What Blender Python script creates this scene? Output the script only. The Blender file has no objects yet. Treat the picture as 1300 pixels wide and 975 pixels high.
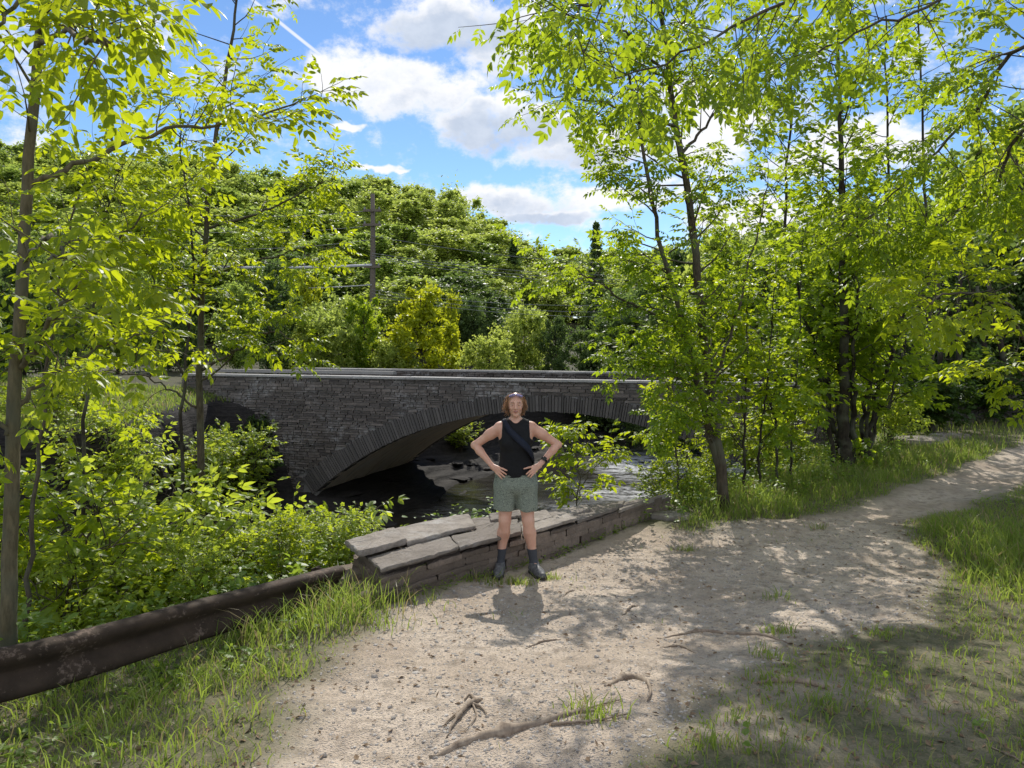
import bpy, math, random
import numpy as np
from mathutils import Vector
PI = math.pi
scn = bpy.context.scene
COL = scn.collection

# ------------------------------------------------------------------ camera model
F, CX, HY, HC = 980.0, 650.0, 436.0, 2.16
def at(px, py, D):
    "world point seen at photo pixel (px,py) when it stands D metres down the view"
    return np.array([(px - CX) / F * D, D, HC - (py - HY) / F * D])

# ------------------------------------------------------------------ numpy noise
def _hash(ix, iy, iz, seed):
    h = (ix.astype(np.int64) * 374761393 + iy.astype(np.int64) * 668265263 + iz.astype(np.int64) * 2147483647 + seed * 1274126177) & 0xFFFFFFFF
    h = ((h ^ (h >> 13)) * 1274126177) & 0xFFFFFFFF
    h = h ^ (h >> 16)
    return (h & 0xFFFF) / 65535.0
def vnoise(x, y, z=0.0, seed=0):
    x = np.asarray(x, float); y = np.asarray(y, float); z = np.asarray(z, float) + 0 * x
    ix, iy, iz = np.floor(x), np.floor(y), np.floor(z)
    fx, fy, fz = x - ix, y - iy, z - iz
    fx = fx * fx * (3 - 2 * fx); fy = fy * fy * (3 - 2 * fy); fz = fz * fz * (3 - 2 * fz)
    def c(a, b, d): return _hash(ix + a, iy + b, iz + d, seed)
    r = 0
    for a in (0, 1):
        wa = fx if a else 1 - fx
        for b in (0, 1):
            wb = fy if b else 1 - fy
            r = r + wa * wb * (c(a, b, 0) * (1 - fz) + c(a, b, 1) * fz)
    return r * 2 - 1
def fbm(x, y, z=0.0, seed=0, oct=4):
    r, a, s = 0, 1.0, 1.0
    for o in range(oct):
        r = r + a * vnoise(np.asarray(x) * s, np.asarray(y) * s, np.asarray(z) * s, seed + o * 17)
        a *= .5; s *= 2.03
    return r / 1.9
def sstep(a, b, x):
    t = np.clip((np.asarray(x, float) - a) / (b - a), 0, 1)
    return t * t * (3 - 2 * t)

# ------------------------------------------------------------------ mesh helpers
def link(o, parent=None):
    COL.objects.link(o)
    if parent is not None:
        o.parent = parent
    return o
def tag(o, label=None, cat=None, group=None, kind=None):
    if label: o['label'] = label
    if cat: o['category'] = cat
    if group: o['group'] = group
    if kind: o['kind'] = kind
    return o
def empty(name, loc, label=None, cat=None, group=None, rz=0):
    o = bpy.data.objects.new(name, None); COL.objects.link(o)
    o.location = [float(v) for v in loc]; o.rotation_euler = (0, 0, rz)
    o.empty_display_size = .2
    return tag(o, label, cat, group)
def mesh_arrays(name, verts, faces, smooth=False, attrs=None, mat_idx=None):
    """faces: list of (M,k) arrays"""
    verts = np.ascontiguousarray(verts, dtype=np.float32)
    me = bpy.data.meshes.new(name)
    faces = [np.asarray(f, dtype=np.int32) for f in faces if len(f)]
    nl = sum(f.size for f in faces); nf = sum(len(f) for f in faces)
    me.vertices.add(len(verts)); me.loops.add(nl); me.polygons.add(nf)
    me.vertices.foreach_set('co', verts.ravel())
    me.loops.foreach_set('vertex_index', np.concatenate([f.ravel() for f in faces]))
    tot = np.concatenate([np.full(len(f), f.shape[1], np.int32) for f in faces])
    start = np.concatenate([[0], np.cumsum(tot)[:-1]]).astype(np.int32)
    me.polygons.foreach_set('loop_start', start)
    me.polygons.foreach_set('loop_total', tot)
    me.polygons.foreach_set('use_smooth', np.full(nf, bool(smooth)))
    if mat_idx is not None:
        me.polygons.foreach_set('material_index', np.asarray(mat_idx, np.int32))
    if attrs:
        for k, v in attrs.items():
            v = np.asarray(v, np.float32)
            if v.ndim == 1:
                a = me.attributes.new(k, 'FLOAT', 'POINT'); a.data.foreach_set('value', v)
            else:
                a = me.attributes.new(k, 'FLOAT_COLOR', 'POINT')
                a.data.foreach_set('color', np.concatenate([v, np.ones((len(v), 1), np.float32)], 1).ravel())
    me.update(calc_edges=True)
    return me
def obj(name, me, mat, parent=None, smooth=None):
    o = bpy.data.objects.new(name, me)
    for m in (mat if isinstance(mat, (list, tuple)) else [mat]):
        if m and len(me.materials) < (len(mat) if isinstance(mat, (list, tuple)) else 1):
            me.materials.append(m)
    return link(o, parent)
class MB:
    "collects shapes into one mesh"
    def __init__(s): s.v = []; s.f = {3: [], 4: []}; s.n = 0; s.a = []
    def add(s, v, faces, attr=0.0):
        v = np.asarray(v, float)
        for f in faces:
            f = np.asarray(f)
            if len(f) == 0: continue
            s.f.setdefault(f.shape[1], []).append(f + s.n)
        s.v.append(v); s.n += len(v); s.a.append(np.zeros(len(v)) + attr)
        return s
    def mesh(s, name, smooth=False):
        return mesh_arrays(name, np.concatenate(s.v), [np.concatenate(x) for x in s.f.values() if x], smooth, {'var': np.concatenate(s.a)})
    def build(s, name, mat, parent=None, smooth=False):
        return obj(name, s.mesh(name, smooth), mat, parent)
    def tube(s, pts, rad, sides=6, attr=0.0, cap=True):
        pts = np.asarray(pts, float); n = len(pts)
        rad = np.broadcast_to(np.asarray(rad, float), (n,))
        t = np.gradient(pts, axis=0); t /= np.linalg.norm(t, axis=1, keepdims=True) + 1e-9
        up = np.array([0, 0, 1.]) if abs(t[0][2]) < .9 else np.array([1., 0, 0])
        a = np.cross(t, up); a /= np.linalg.norm(a, axis=1, keepdims=True) + 1e-9
        for i in range(1, n):
            if np.dot(a[i], a[i - 1]) < 0: a[i] = -a[i]
        b = np.cross(t, a)
        ang = np.arange(sides) * 2 * PI / sides
        ring = (a[:, None, :] * np.cos(ang)[None, :, None] + b[:, None, :] * np.sin(ang)[None, :, None]) * rad[:, None, None] + pts[:, None, :]
        v = ring.reshape(-1, 3)
        i = np.arange(n - 1)[:, None] * sides; j = np.arange(sides)[None, :]; k = (j + 1) % sides
        q = np.stack([i + j, i + k, i + sides + k, i + sides + j], -1).reshape(-1, 4)
        fs = [q]
        if cap:
            v = np.concatenate([v, pts[:1], pts[-1:]])
            jj = np.arange(sides); kk = (jj + 1) % sides
            fs.append(np.stack([jj, np.full(sides, n * sides), kk], -1))
            o = (n - 1) * sides
            fs.append(np.stack([o + jj, o + kk, np.full(sides, n * sides + 1)], -1))
        for f in fs: pass
        s.add(v, fs, attr); return s
    def box(s, c, h, ax=None, attr=0.0, jit=0.0, rng=None):
        c = np.asarray(c, float); h = np.asarray(h, float)
        sg = np.array([[-1, -1, -1], [1, -1, -1], [1, 1, -1], [-1, 1, -1], [-1, -1, 1], [1, -1, 1], [1, 1, 1], [-1, 1, 1]], float)
        p = sg * h
        if jit: p = p + rng.uniform(-jit, jit, p.shape)
        if ax is not None: p = p @ np.asarray(ax)
        f = np.array([[0, 3, 2, 1], [4, 5, 6, 7], [0, 1, 5, 4], [1, 2, 6, 5], [2, 3, 7, 6], [3, 0, 4, 7]])
        s.add(p + c, [f], attr); return s

# ------------------------------------------------------------------ materials
class NT:
    def __init__(s, name, world=False):
        if world:
            s.t = world.node_tree
        else:
            s.m = bpy.data.materials.new(name); s.m.use_nodes = True; s.t = s.m.node_tree
        s.t.nodes.clear()
    def n(s, typ, **kw):
        nd = s.t.nodes.new(typ)
        for k, v in kw.items():
            if k.startswith('i_'):
                key = k[2:]; key = int(key) if key.isdigit() else key.replace('_', ' ')
                s.set(nd.inputs[key], v)
            else: setattr(nd, k, v)
        return nd
    def set(s, inp, v):
        if hasattr(v, 'is_output') or isinstance(v, bpy.types.NodeSocket): s.t.links.new(v, inp)
        else: inp.default_value = v
    def math(s, op, a, b=None, c=None, clamp=False):
        nd = s.t.nodes.new('ShaderNodeMath'); nd.operation = op; nd.use_clamp = clamp
        for i, v in enumerate((a, b, c)):
            if v is not None: s.set(nd.inputs[i], v)
        return nd.outputs[0]
    def mix(s, fac, a, b, blend='MIX'):
        nd = s.t.nodes.new('ShaderNodeMix'); nd.data_type = 'RGBA'; nd.blend_type = blend
        s.set(nd.inputs[0], fac); s.set(nd.inputs[6], a); s.set(nd.inputs[7], b)
        return nd.outputs[2]
    def noise(s, scale, detail=4, rough=.55, vec=None, out='Fac', dist=0.0):
        nd = s.t.nodes.new('ShaderNodeTexNoise'); nd.inputs['Scale'].default_value = scale
        nd.inputs['Detail'].default_value = detail; nd.inputs['Roughness'].default_value = rough
        nd.inputs['Distortion'].default_value = dist
        if vec is not None: s.t.links.new(vec, nd.inputs['Vector'])
        return nd.outputs[out]
    def ramp(s, fac, stops, interp='LINEAR'):
        nd = s.t.nodes.new('ShaderNodeValToRGB'); s.set(nd.inputs[0], fac)
        cr = nd.color_ramp; cr.interpolation = interp
        while len(cr.elements) < len(stops): cr.elements.new(.5)
        for e, (p, c) in zip(cr.elements, stops):
            e.position = p; e.color = (c, c, c, 1) if isinstance(c, (int, float)) else (*c, 1)
        return nd.outputs[0]
    def mapr(s, v, a, b, c=0.0, d=1.0, smooth=False):
        nd = s.t.nodes.new('ShaderNodeMapRange'); nd.interpolation_type = 'SMOOTHSTEP' if smooth else 'LINEAR'
        s.set(nd.inputs[0], v)
        for i, x in enumerate((a, b, c, d)): s.set(nd.inputs[i + 1], x)
        return nd.outputs[0]
    def attr(s, name, out='Fac'):
        nd = s.t.nodes.new('ShaderNodeAttribute'); nd.attribute_name = name; return nd.outputs[out]
    def pos(s): return s.t.nodes.new('ShaderNodeNewGeometry').outputs['Position']
    def objc(s): return s.t.nodes.new('ShaderNodeTexCoord').outputs['Object']
    def island(s): return s.t.nodes.new('ShaderNodeNewGeometry').outputs['Random Per Island']
    def bump(s, h, strength=.5, dist=.02, normal=None):
        nd = s.t.nodes.new('ShaderNodeBump'); nd.inputs['Strength'].default_value = strength; nd.inputs['Distance'].default_value = dist
        s.set(nd.inputs['Height'], h)
        if normal is not None: s.t.links.new(normal, nd.inputs['Normal'])
        return nd.outputs[0]
    def scale_vec(s, vec, sc):
        nd = s.t.nodes.new('ShaderNodeMapping'); s.t.links.new(vec, nd.inputs[0]); nd.inputs['Scale'].default_value = sc
        return nd.outputs[0]
    def pbr(s, col, rough=.8, normal=None, spec=.3, **kw):
        nd = s.t.nodes.new('ShaderNodeBsdfPrincipled')
        s.set(nd.inputs['Base Color'], col if not (isinstance(col, tuple) and len(col) == 3) else (*col, 1))
        s.set(nd.inputs['Roughness'], rough); nd.inputs['Specular IOR Level'].default_value = spec
        if normal is not None: s.t.links.new(normal, nd.inputs['Normal'])
        for k, v in kw.items(): s.set(nd.inputs[k.replace('_', ' ')], v)
        return nd.outputs[0]
    def out(s, sh):
        o = s.t.nodes.new('ShaderNodeOutputMaterial'); s.t.links.new(sh, o.inputs[0]); return s.m

def c4(c): return (*c, 1)
def leaf_mat(name, dark, light, trans, tf=.5, clump=1.2, rough=.45, spec=.35, straw=0.0):
    m = NT(name)
    r = m.island()
    big = m.noise(clump, 3, .6, m.pos())
    f = m.math('ADD', m.math('MULTIPLY', r, .55), m.math('MULTIPLY', m.mapr(big, .3, .7), .45))
    oi = m.n('ShaderNodeObjectInfo').outputs['Random']
    f2 = m.math('ADD', m.math('MULTIPLY', f, .8), m.math('MULTIPLY', oi, .2))
    col = m.mix(f2, c4(dark), c4(light))
    tcol = m.mix(f2, c4([trans[0] * .52, trans[1] * .6, trans[2] * .6]), c4(trans))
    if straw:
        sf = m.mapr(m.math('FRACT', m.math('MULTIPLY', r, 37.7)), 1 - straw, 1 - straw + .05)
        col = m.mix(sf, col, c4((.36, .29, .15))); tcol = m.mix(sf, tcol, c4((.40, .32, .14)))
    p = m.pbr(col, rough, spec=spec)
    t = m.n('ShaderNodeBsdfTranslucent'); m.t.links.new(tcol, t.inputs[0])
    mx = m.n('ShaderNodeMixShader'); mx.inputs[0].default_value = tf
    m.t.links.new(p, mx.inputs[1]); m.t.links.new(t.outputs[0], mx.inputs[2])
    return m.out(mx.outputs[0])
def simple_mat(name, c1, c2, scale=8, rough=.8, bump=.3, dist=.01, spec=.3, metallic=0.0, detail=5, stretch=None, objspace=True):
    m = NT(name)
    v = m.objc() if objspace else m.pos()
    if stretch: v = m.scale_vec(v, stretch)
    n = m.noise(scale, detail, .6, v)
    col = m.mix(m.mapr(n, .3, .7), c4(c1), c4(c2))
    return m.out(m.pbr(col, rough, m.bump(n, bump, dist) if bump else None, spec, Metallic=metallic))

M = {}
# leaves
M['leaf_bright'] = leaf_mat('leaf_bright', (.10, .165, .012), (.18, .25, .018), (.74, .80, .020), .58)
M['leaf_mid'] = leaf_mat('leaf_mid', (.08, .15, .015), (.15, .23, .02), (.66, .78, .028), .56)
M['leaf_shrub'] = leaf_mat('leaf_shrub', (.12, .19, .025), (.26, .32, .05), (.78, .86, .06), .55, clump=2.0)
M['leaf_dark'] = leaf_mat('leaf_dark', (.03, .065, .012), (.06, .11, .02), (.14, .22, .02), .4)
M['hill_a'] = leaf_mat('hill_a', (.17, .22, .04), (.30, .35, .07), (.72, .80, .14), .55, clump=.25)
M['hill_b'] = leaf_mat('hill_b', (.12, .18, .035), (.23, .30, .055), (.56, .68, .11), .52, clump=.25)
M['hill_c'] = leaf_mat('hill_c', (.06, .10, .03), (.12, .17, .045), (.26, .36, .07), .45, clump=.5)
M['hill_y'] = leaf_mat('hill_y', (.20, .25, .015), (.34, .38, .02), (.85, .85, .03), .5, clump=.9)
M['grass'] = leaf_mat('grass_blade', (.075, .14, .02), (.22, .26, .055), (.52, .64, .09), .45, clump=2.2, straw=.16)
M['weed'] = leaf_mat('weed_leaf', (.09, .16, .025), (.18, .25, .04), (.50, .64, .06), .45, clump=1.5)
M['litter'] = simple_mat('dead_leaf', (.10, .06, .035), (.30, .21, .13), 9, .9, 0)
# bark
def bark_mat(name, a, b):
    m = NT(name); v = m.scale_vec(m.pos(), (1, 1, .25))
    n = m.noise(38, 5, .65, v); n2 = m.noise(4, 3, .5, m.pos())
    col = m.mix(m.mapr(n, .3, .7), c4(a), c4(b)); col = m.mix(m.mapr(n2, .45, .7), col, c4((.11, .11, .075)))
    return m.out(m.pbr(col, .9, m.bump(n, .8, .012), .2))
M['bark'] = bark_mat('bark_grey_brown', (.045, .034, .024), (.12, .095, .065))
M['bark_dark'] = bark_mat('bark_dark', (.02, .016, .012), (.055, .044, .032))
M['bark_pale'] = bark_mat('bark_olive', (.08, .066, .038), (.19, .155, .09))
M['root'] = simple_mat('root_wood', (.14, .10, .07), (.34, .27, .20), 30, .85, .7, .006, stretch=(1, .3, 1))

# ground
def ground_mat():
    m = NT('ground_earth'); P = m.pos()
    dirt, rock, dark = m.attr('dirt'), m.attr('rock'), m.attr('litter')
    n1 = m.noise(.9, 5, .6, P); n2 = m.noise(9, 5, .65, P); n3 = m.noise(70, 4, .7, P); n4 = m.noise(260, 2, .6, P)
    sand = m.mix(m.mapr(n1, .35, .65), c4((.47, .365, .27)), c4((.72, .60, .48)))
    sand = m.mix(m.mapr(n2, .46, .66), sand, c4((.31, .25, .19)))
    v = m.n('ShaderNodeTexVoronoi'); v.inputs['Scale'].default_value = 75; m.t.links.new(P, v.inputs['Vector'])
    st = m.mapr(v.outputs['Distance'], .15, .5, 1, 0)
    stc = m.mix(v.outputs['Color'], c4((.24, .22, .20)), c4((.60, .54, .47)))
    sand = m.mix(m.math('MULTIPLY', m.mapr(v.outputs['Color'], .35, .5), m.math('MULTIPLY', st, .75)), sand, stc)
    sand = m.mix(m.mapr(n4, .35, .7), m.mix(.5, sand, c4((.25, .2, .16))), sand)
    soil = m.mix(m.mapr(n2, .3, .7), c4((.085, .085, .045)), c4((.22, .185, .12)))
    soil = m.mix(m.mapr(n3, .4, .7), soil, c4((.07, .08, .035)))
    g = m.mix(m.math('ADD', dirt, m.math('MULTIPLY', m.math('SUBTRACT', n2, .5), .5), clamp=True), soil, sand)
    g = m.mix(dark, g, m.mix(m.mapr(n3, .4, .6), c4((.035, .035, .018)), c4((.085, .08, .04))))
    zz = m.scale_vec(P, (.35, .35, 5.5)); rn = m.noise(2.2, 6, .7, zz); rn2 = m.noise(11, 4, .7, P)
    rk = m.ramp(rn, [(.25, (.008, .007, .007)), (.5, (.024, .021, .019)), (.75, (.066, .058, .052))])
    rk = m.mix(m.mapr(rn2, .4, .7, 0, .6), rk, c4((.05, .045, .04)))
    g = m.mix(rock, g, rk)
    h = m.math('ADD', m.math('MULTIPLY', n3, .6), m.math('MULTIPLY', m.math('MULTIPLY', st, dirt), .5))
    h = m.math('ADD', h, m.math('MULTIPLY', n2, 1.0))
    h = m.math('ADD', h, m.math('MULTIPLY', m.math('MULTIPLY', rn, rock), 6))
    return m.out(m.pbr(g, .92, m.bump(h, .8, .02), .2))
M['ground'] = ground_mat()
def stone_mat(name, a, b, c, sc=6, strong=.6, stain=0.0, rough=.9):
    m = NT(name); P = m.pos(); var = m.attr('var')
    n = m.noise(sc, 5, .65, P); n2 = m.noise(sc * 7, 4, .7, P)
    col = m.mix(var, c4(a), c4(b)); col = m.mix(m.mapr(n, .4, .75, 0, .8), col, c4(c))
    col = m.mix(m.mapr(n2, .45, .8, 0, .5), col, c4([x * .45 for x in a]))
    if stain:
        s = m.noise(.45, 4, .7, m.scale_vec(P, (1, 1, 1.3))); s2 = m.noise(7, 4, .75, P)
        f = m.math('MULTIPLY', m.mapr(s, .50, .60), m.mapr(s2, .46, .58))
        col = m.mix(m.math('MULTIPLY', f, stain), col, c4((.42, .40, .38)))
    return m.out(m.pbr(col, rough, m.bump(m.math('ADD', n, m.math('MULTIPLY', n2, .6)), strong, .02), .25))
M['bridge_stone'] = stone_mat('bridge_stone', (.06, .052, .047), (.24, .20, .172), (.11, .092, .078), 2.2, .5, .5)
M['mortar'] = stone_mat('mortar', (.27, .25, .235), (.3, .28, .26), (.2, .18, .17), 4, .4, .7)
M['voussoir'] = stone_mat('voussoir', (.085, .077, .070), (.155, .138, .124), (.10, .088, .078), 5, .5)
M['coping'] = stone_mat('coping', (.30, .285, .265), (.44, .42, .39), (.24, .23, .21), 4, .3)
M['cap'] = stone_mat('cap_stone', (.20, .17, .145), (.36, .31, .265), (.12, .10, .08), 5, 1.0, .6)
M['wallrock'] = stone_mat('wall_rock', (.13, .10, .078), (.27, .21, .165), (.11, .088, .07), 6, 1.0)
M['darkrock'] = stone_mat('dark_rock', (.012, .010, .009), (.040, .034, .030), (.018, .015, .013), 6, .9)
M['pebble'] = stone_mat('pebble', (.22, .20, .18), (.58, .53, .47), (.34, .28, .23), 30, .3)
m = NT('soffit_plaster'); P = m.objc(); uv = m.attr('flow')
u2 = m.attr('along')
cmb = m.n('ShaderNodeCombineXYZ'); m.t.links.new(m.math('MULTIPLY', uv, 3.2), cmb.inputs[0]); m.t.links.new(m.math('MULTIPLY', u2, .28), cmb.inputs[1])
n = m.noise(2.6, 5, .62, cmb.outputs[0], dist=.6); n2 = m.noise(1.1, 4, .6, P)
col = m.ramp(n, [(.3, (.40, .31, .23)), (.45, (.80, .67, .53)), (.55, (.90, .80, .67)), (.62, (.46, .36, .27)), (.7, (.88, .77, .64))])
col = m.mix(m.mapr(n2, .45, .7, 0, .6), col, c4((.72, .66, .58)))
M['soffit'] = m.out(m.pbr(col, .9, m.bump(n, .5, .03), .2))
# steel beam
m = NT('weathered_steel'); P = m.pos(); n = m.noise(5, 5, .65, P); n2 = m.noise(34, 4, .7, P); n3 = m.noise(2.3, 4, .6, m.scale_vec(P, (1, 1, 2.5)))
col = m.mix(m.mapr(n, .35, .7), c4((.040, .029, .021)), c4((.072, .050, .036)))
col = m.mix(m.mapr(m.math('ADD', m.math('MULTIPLY', n3, .6), m.math('MULTIPLY', n2, .4)), .55, .60, 0, .75), col, m.mix(m.mapr(n2, .4, .6), c4((.10, .065, .045)), c4((.19, .14, .11))))
M['steel'] = m.out(m.pbr(col, m.mapr(n2, .3, .7, .7, .9), m.bump(n2, .35, .004), .12))
M['pole'] = simple_mat('pole_wood', (.10, .08, .062), (.18, .15, .12), 20, .9, .3)
M['wire'] = simple_mat('cable', (.16, .16, .17), (.26, .26, .26), 3, .6, 0)
M['bundle'] = simple_mat('cable_bundle', (.30, .31, .33), (.45, .45, .47), 3, .6, 0)
M['asphalt'] = simple_mat('asphalt', (.045, .045, .045), (.07, .068, .065), 30, .9, .3)
# water
m = NT('river_water'); P = m.pos(); foam = m.attr('foam')
n = m.noise(1.4, 5, .65, m.scale_vec(P, (.6, 1.8, 1)), dist=.6); n2 = m.noise(7, 4, .7, m.scale_vec(P, (.5, 1.6, 1)))
ff = m.math('MULTIPLY', foam, m.mapr(m.math('ADD', m.math('MULTIPLY', n, .5), m.math('MULTIPLY', n2, .5)), .45, .56))
w = m.pbr((.022, .019, .013), .10, m.bump(m.math('ADD', n, m.math('MULTIPLY', n2, .25)), .35, .05), .5)
fo = m.pbr((.72, .74, .76), .7, None, .3)
mx = m.n('ShaderNodeMixShader'); m.t.links.new(ff, mx.inputs[0]); m.t.links.new(w, mx.inputs[1]); m.t.links.new(fo, mx.inputs[2])
M['water'] = m.out(mx.outputs[0])
# person
m = NT('skin'); P = m.objc(); n = m.noise(9, 4, .6, P); n2 = m.noise(160, 2, .5, P)
col = m.mix(m.mapr(n, .35, .7), c4((.68, .40, .29)), c4((.56, .29, .20))); col = m.mix(m.mapr(n2, .6, .75, 0, .35), col, c4((.33, .17, .10)))
M['skin'] = m.out(m.pbr(col, .48, m.bump(n2, .08, .002), .4, Subsurface_Weight=.12, Subsurface_Radius=(.02, .008, .004), Subsurface_Scale=1.0))
M['lip'] = simple_mat('lip', (.42, .14, .12), (.38, .12, .10), 40, .4, 0)
M['eye'] = simple_mat('eye_white', (.42, .37, .33), (.38, .33, .3), 40, .2, 0)
M['iris'] = simple_mat('iris', (.03, .03, .035), (.05, .04, .03), 40, .2, 0)
M['brow'] = simple_mat('brow', (.15, .08, .045), (.2, .11, .06), 40, .7, 0)
M['black_cloth'] = simple_mat('black_jersey', (.006, .006, .007), (.012, .012, .013), 60, .85, .2, .002)
M['navy'] = simple_mat('navy_webbing', (.006, .008, .015), (.010, .014, .030), 200, .7, .2, .001)
M['sock'] = simple_mat('sock', (.045, .047, .055), (.075, .078, .088), 150, .95, .4, .002)
M['shoe'] = simple_mat('shoe', (.03, .03, .032), (.20, .20, .205), 26, .6, .4, .003)
M['sole'] = simple_mat('sole', (.02, .02, .02), (.05, .045, .04), 40, .8, .2, .003)
M['lace'] = simple_mat('lace', (.45, .45, .45), (.6, .6, .6), 40, .6, 0)
M['gloss_black'] = simple_mat('watch_glass', (.008, .008, .01), (.012, .012, .014), 40, .15, 0, spec=.5)
M['lens'] = simple_mat('lens', (.25, .2, .35), (.35, .3, .5), 10, .08, 0, spec=.9, metallic=.6)
m = NT('shorts_print'); P = m.objc()
w1 = m.noise(24, 4, .65, m.scale_vec(P, (1, 1, 1.5)), dist=1.8)
col = m.ramp(w1, [(.38, (.075, .09, .07)), (.44, (.30, .33, .27)), (.5, (.06, .075, .06)), (.55, (.33, .36, .29)), (.62, (.14, .16, .125))])
M['shorts'] = m.out(m.pbr(col, .85, m.bump(m.noise(18, 3, .6, P), .4, .008), .2))
m = NT('hair'); n = m.noise(25, 3, .6, m.objc()); isl = m.island()
col = m.mix(isl, c4((.20, .11, .055)), c4((.52, .34, .19)))
p = m.pbr(col, .38, None, .6); t = m.n('ShaderNodeBsdfTranslucent'); t.inputs[0].default_value = (.95, .62, .36, 1)
mx = m.n('ShaderNodeMixShader'); mx.inputs[0].default_value = .4; m.t.links.new(p, mx.inputs[1]); m.t.links.new(t.outputs[0], mx.inputs[2])
M['hair'] = m.out(mx.outputs[0])

# ------------------------------------------------------------------ terrain
NEAR = np.array([(-60, -30), (-20, -8), (-8, 0.5), (-3.9, 4.4), (-2.3, 6.3), (-1.2, 7.6), (0.2, 8.9), (1.5, 9.9), (3.4, 11.2), (5.8, 13.6), (8.1, 17.6), (10.2, 20.5), (12.6, 27), (16, 36), (19, 50)], float)
FAR = np.array([(-60, 10), (-30, 14.5), (-13, 17.3), (-9.8, 19.3), (-9.6, 24.9), (-7.4, 24.9), (-6.9, 25.4), (-4.8, 31.5), (-2.0, 35), (2, 41), (6, 47), (19, 54)], float)
BED = -3.45
def sdist(poly, x, y, side):
    x = np.asarray(x, float); y = np.asarray(y, float)
    best = np.full(x.shape, 1e9); sg = np.ones(x.shape)
    for i in range(len(poly) - 1):
        a, b = poly[i], poly[i + 1]; d = b - a; L2 = d @ d
        t = np.clip(((x - a[0]) * d[0] + (y - a[1]) * d[1]) / L2, 0, 1)
        ex, ey = x - a[0] - t * d[0], y - a[1] - t * d[1]
        dd = np.hypot(ex, ey)
        cr = d[0] * (y - a[1]) - d[1] * (x - a[0])
        m_ = dd < best - 1e-9
        best = np.where(m_, dd, best); sg = np.where(m_, np.sign(cr), sg)
    return best * sg * side
def hillh(x, y):
    ang = x / np.maximum(y, 20)
    prof = np.interp(ang, [-.75, -.5, -.3, -.15, -.03, .05, .2, .4, .7], [19, 17, 14.5, 14, 9, 5, 5, 7, 9])
    return prof * sstep(40, 104, y) * (1 + .12 * vnoise(x * .05, y * .05, seed=5)) + sstep(150, 900, y) * 25
def terrain(x, y, fine=True):
    x = np.asarray(x, float); y = np.asarray(y, float)
    wob = .5 * fbm(x * .45, y * .45, seed=3) * sstep(0, 3, np.abs(y - 7) + np.abs(x) * .3 - 3)
    dn = sdist(NEAR, x, y, 1) + wob
    df = sdist(FAR, x, y, -1) + wob * .8
    zn = .55 * (1 - np.clip(y, -8, 7.2) / 7.2)
    zn = zn + .12 * sstep(9, 16, y) + sstep(6.5, 15, x) * .35 * sstep(5, 12, x) + .05 * fbm(x * .7, y * .7, seed=9)
    zn = zn - .10 * sstep(-1.2, -2.6, x) * (1 - sstep(7, 9, y)) 
    zn = zn + hillh(x, y)
    zf = .1 + .35 * sstep(-11, -15, x) + .5 * sstep(19, 25, y) * sstep(-8, -11, x) + hillh(x, y) + .12 * fbm(x * .5, y * .5, seed=21)
    under = sstep(-8.5, -6.5, x) * sstep(33, 30, y) * sstep(-.5, 1.2, df + 1.2)
    hN = zn + (-1.3 - zn) * sstep(0, 1.7, dn) + (-2.0 + 0 * dn) * sstep(1.3, 4.2, dn) + (BED + 3.3) * sstep(3, 5, dn)
    led = np.clip((df - .7) / 5.0, 0, 1)
    ramp = -2.35 - 1.15 * led
    st = ramp * 6; ramp = (np.floor(st) + sstep(.55, 1, st - np.floor(st))) / 6
    ramp = ramp + .10 * fbm(x * 1.3, y * 1.3, seed=31)
    hF = zf + (ramp - zf) * sstep(0.0, 1.0, df)
    s8 = hF * 4.0; stepd = (np.floor(s8) + sstep(.4, .9, s8 - np.floor(s8))) / 4.0
    cl = sstep(-.1, .15, df) * (1 - sstep(1.0, 1.3, df))
    hF = hF * (1 - .7 * cl) + stepd * .7 * cl
    h = np.maximum(hN, hF)
    # hard limit beneath the bridge deck and in front of its wing wall
    return h, dn, df
PATH = np.array([(-1.15, -6), (-1.15, 3.3), (-1.15, 4.4), (-1.02, 5.3), (-.95, 6.1), (-.6, 7.0), (.5, 8.1), (1.5, 9.3), (2.0, 8.9), (3.3, 9.35), (4.66, 10.2), (6.7, 12.2), (9.1, 14.3), (16, 20), (17.2, 18.7), (9.3, 12.9), (6.3, 10.5), (4.4, 9.0), (4.2, 7.4), (3.0, 5.8), (1.85, 5.0), (.95, 4.3), (.55, 3.5), (.6, -6)])
def in_path(x, y):
    "signed distance to the path edge, positive inside"
    x = np.asarray(x, float); y = np.asarray(y, float)
    best = np.full(x.shape, 1e9); ins = np.zeros(x.shape, bool); n = len(PATH)
    for i in range(n):
        a, b = PATH[i], PATH[(i + 1) % n]; d = b - a
        t = np.clip(((x - a[0]) * d[0] + (y - a[1]) * d[1]) / (d @ d), 0, 1)
        best = np.minimum(best, np.hypot(x - a[0] - t * d[0], y - a[1] - t * d[1]))
        c = ((a[1] > y) != (b[1] > y)) & (x < (b[0] - a[0]) * (y - a[1]) / (b[1] - a[1] + 1e-12) + a[0])
        ins ^= c
    return np.where(ins, best, -best) + .22 * fbm(x * 1.6, y * 1.6, seed=41) 
def gz(x, y):
    return float(terrain(np.array([x]), np.array([y]))[0][0])

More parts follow.
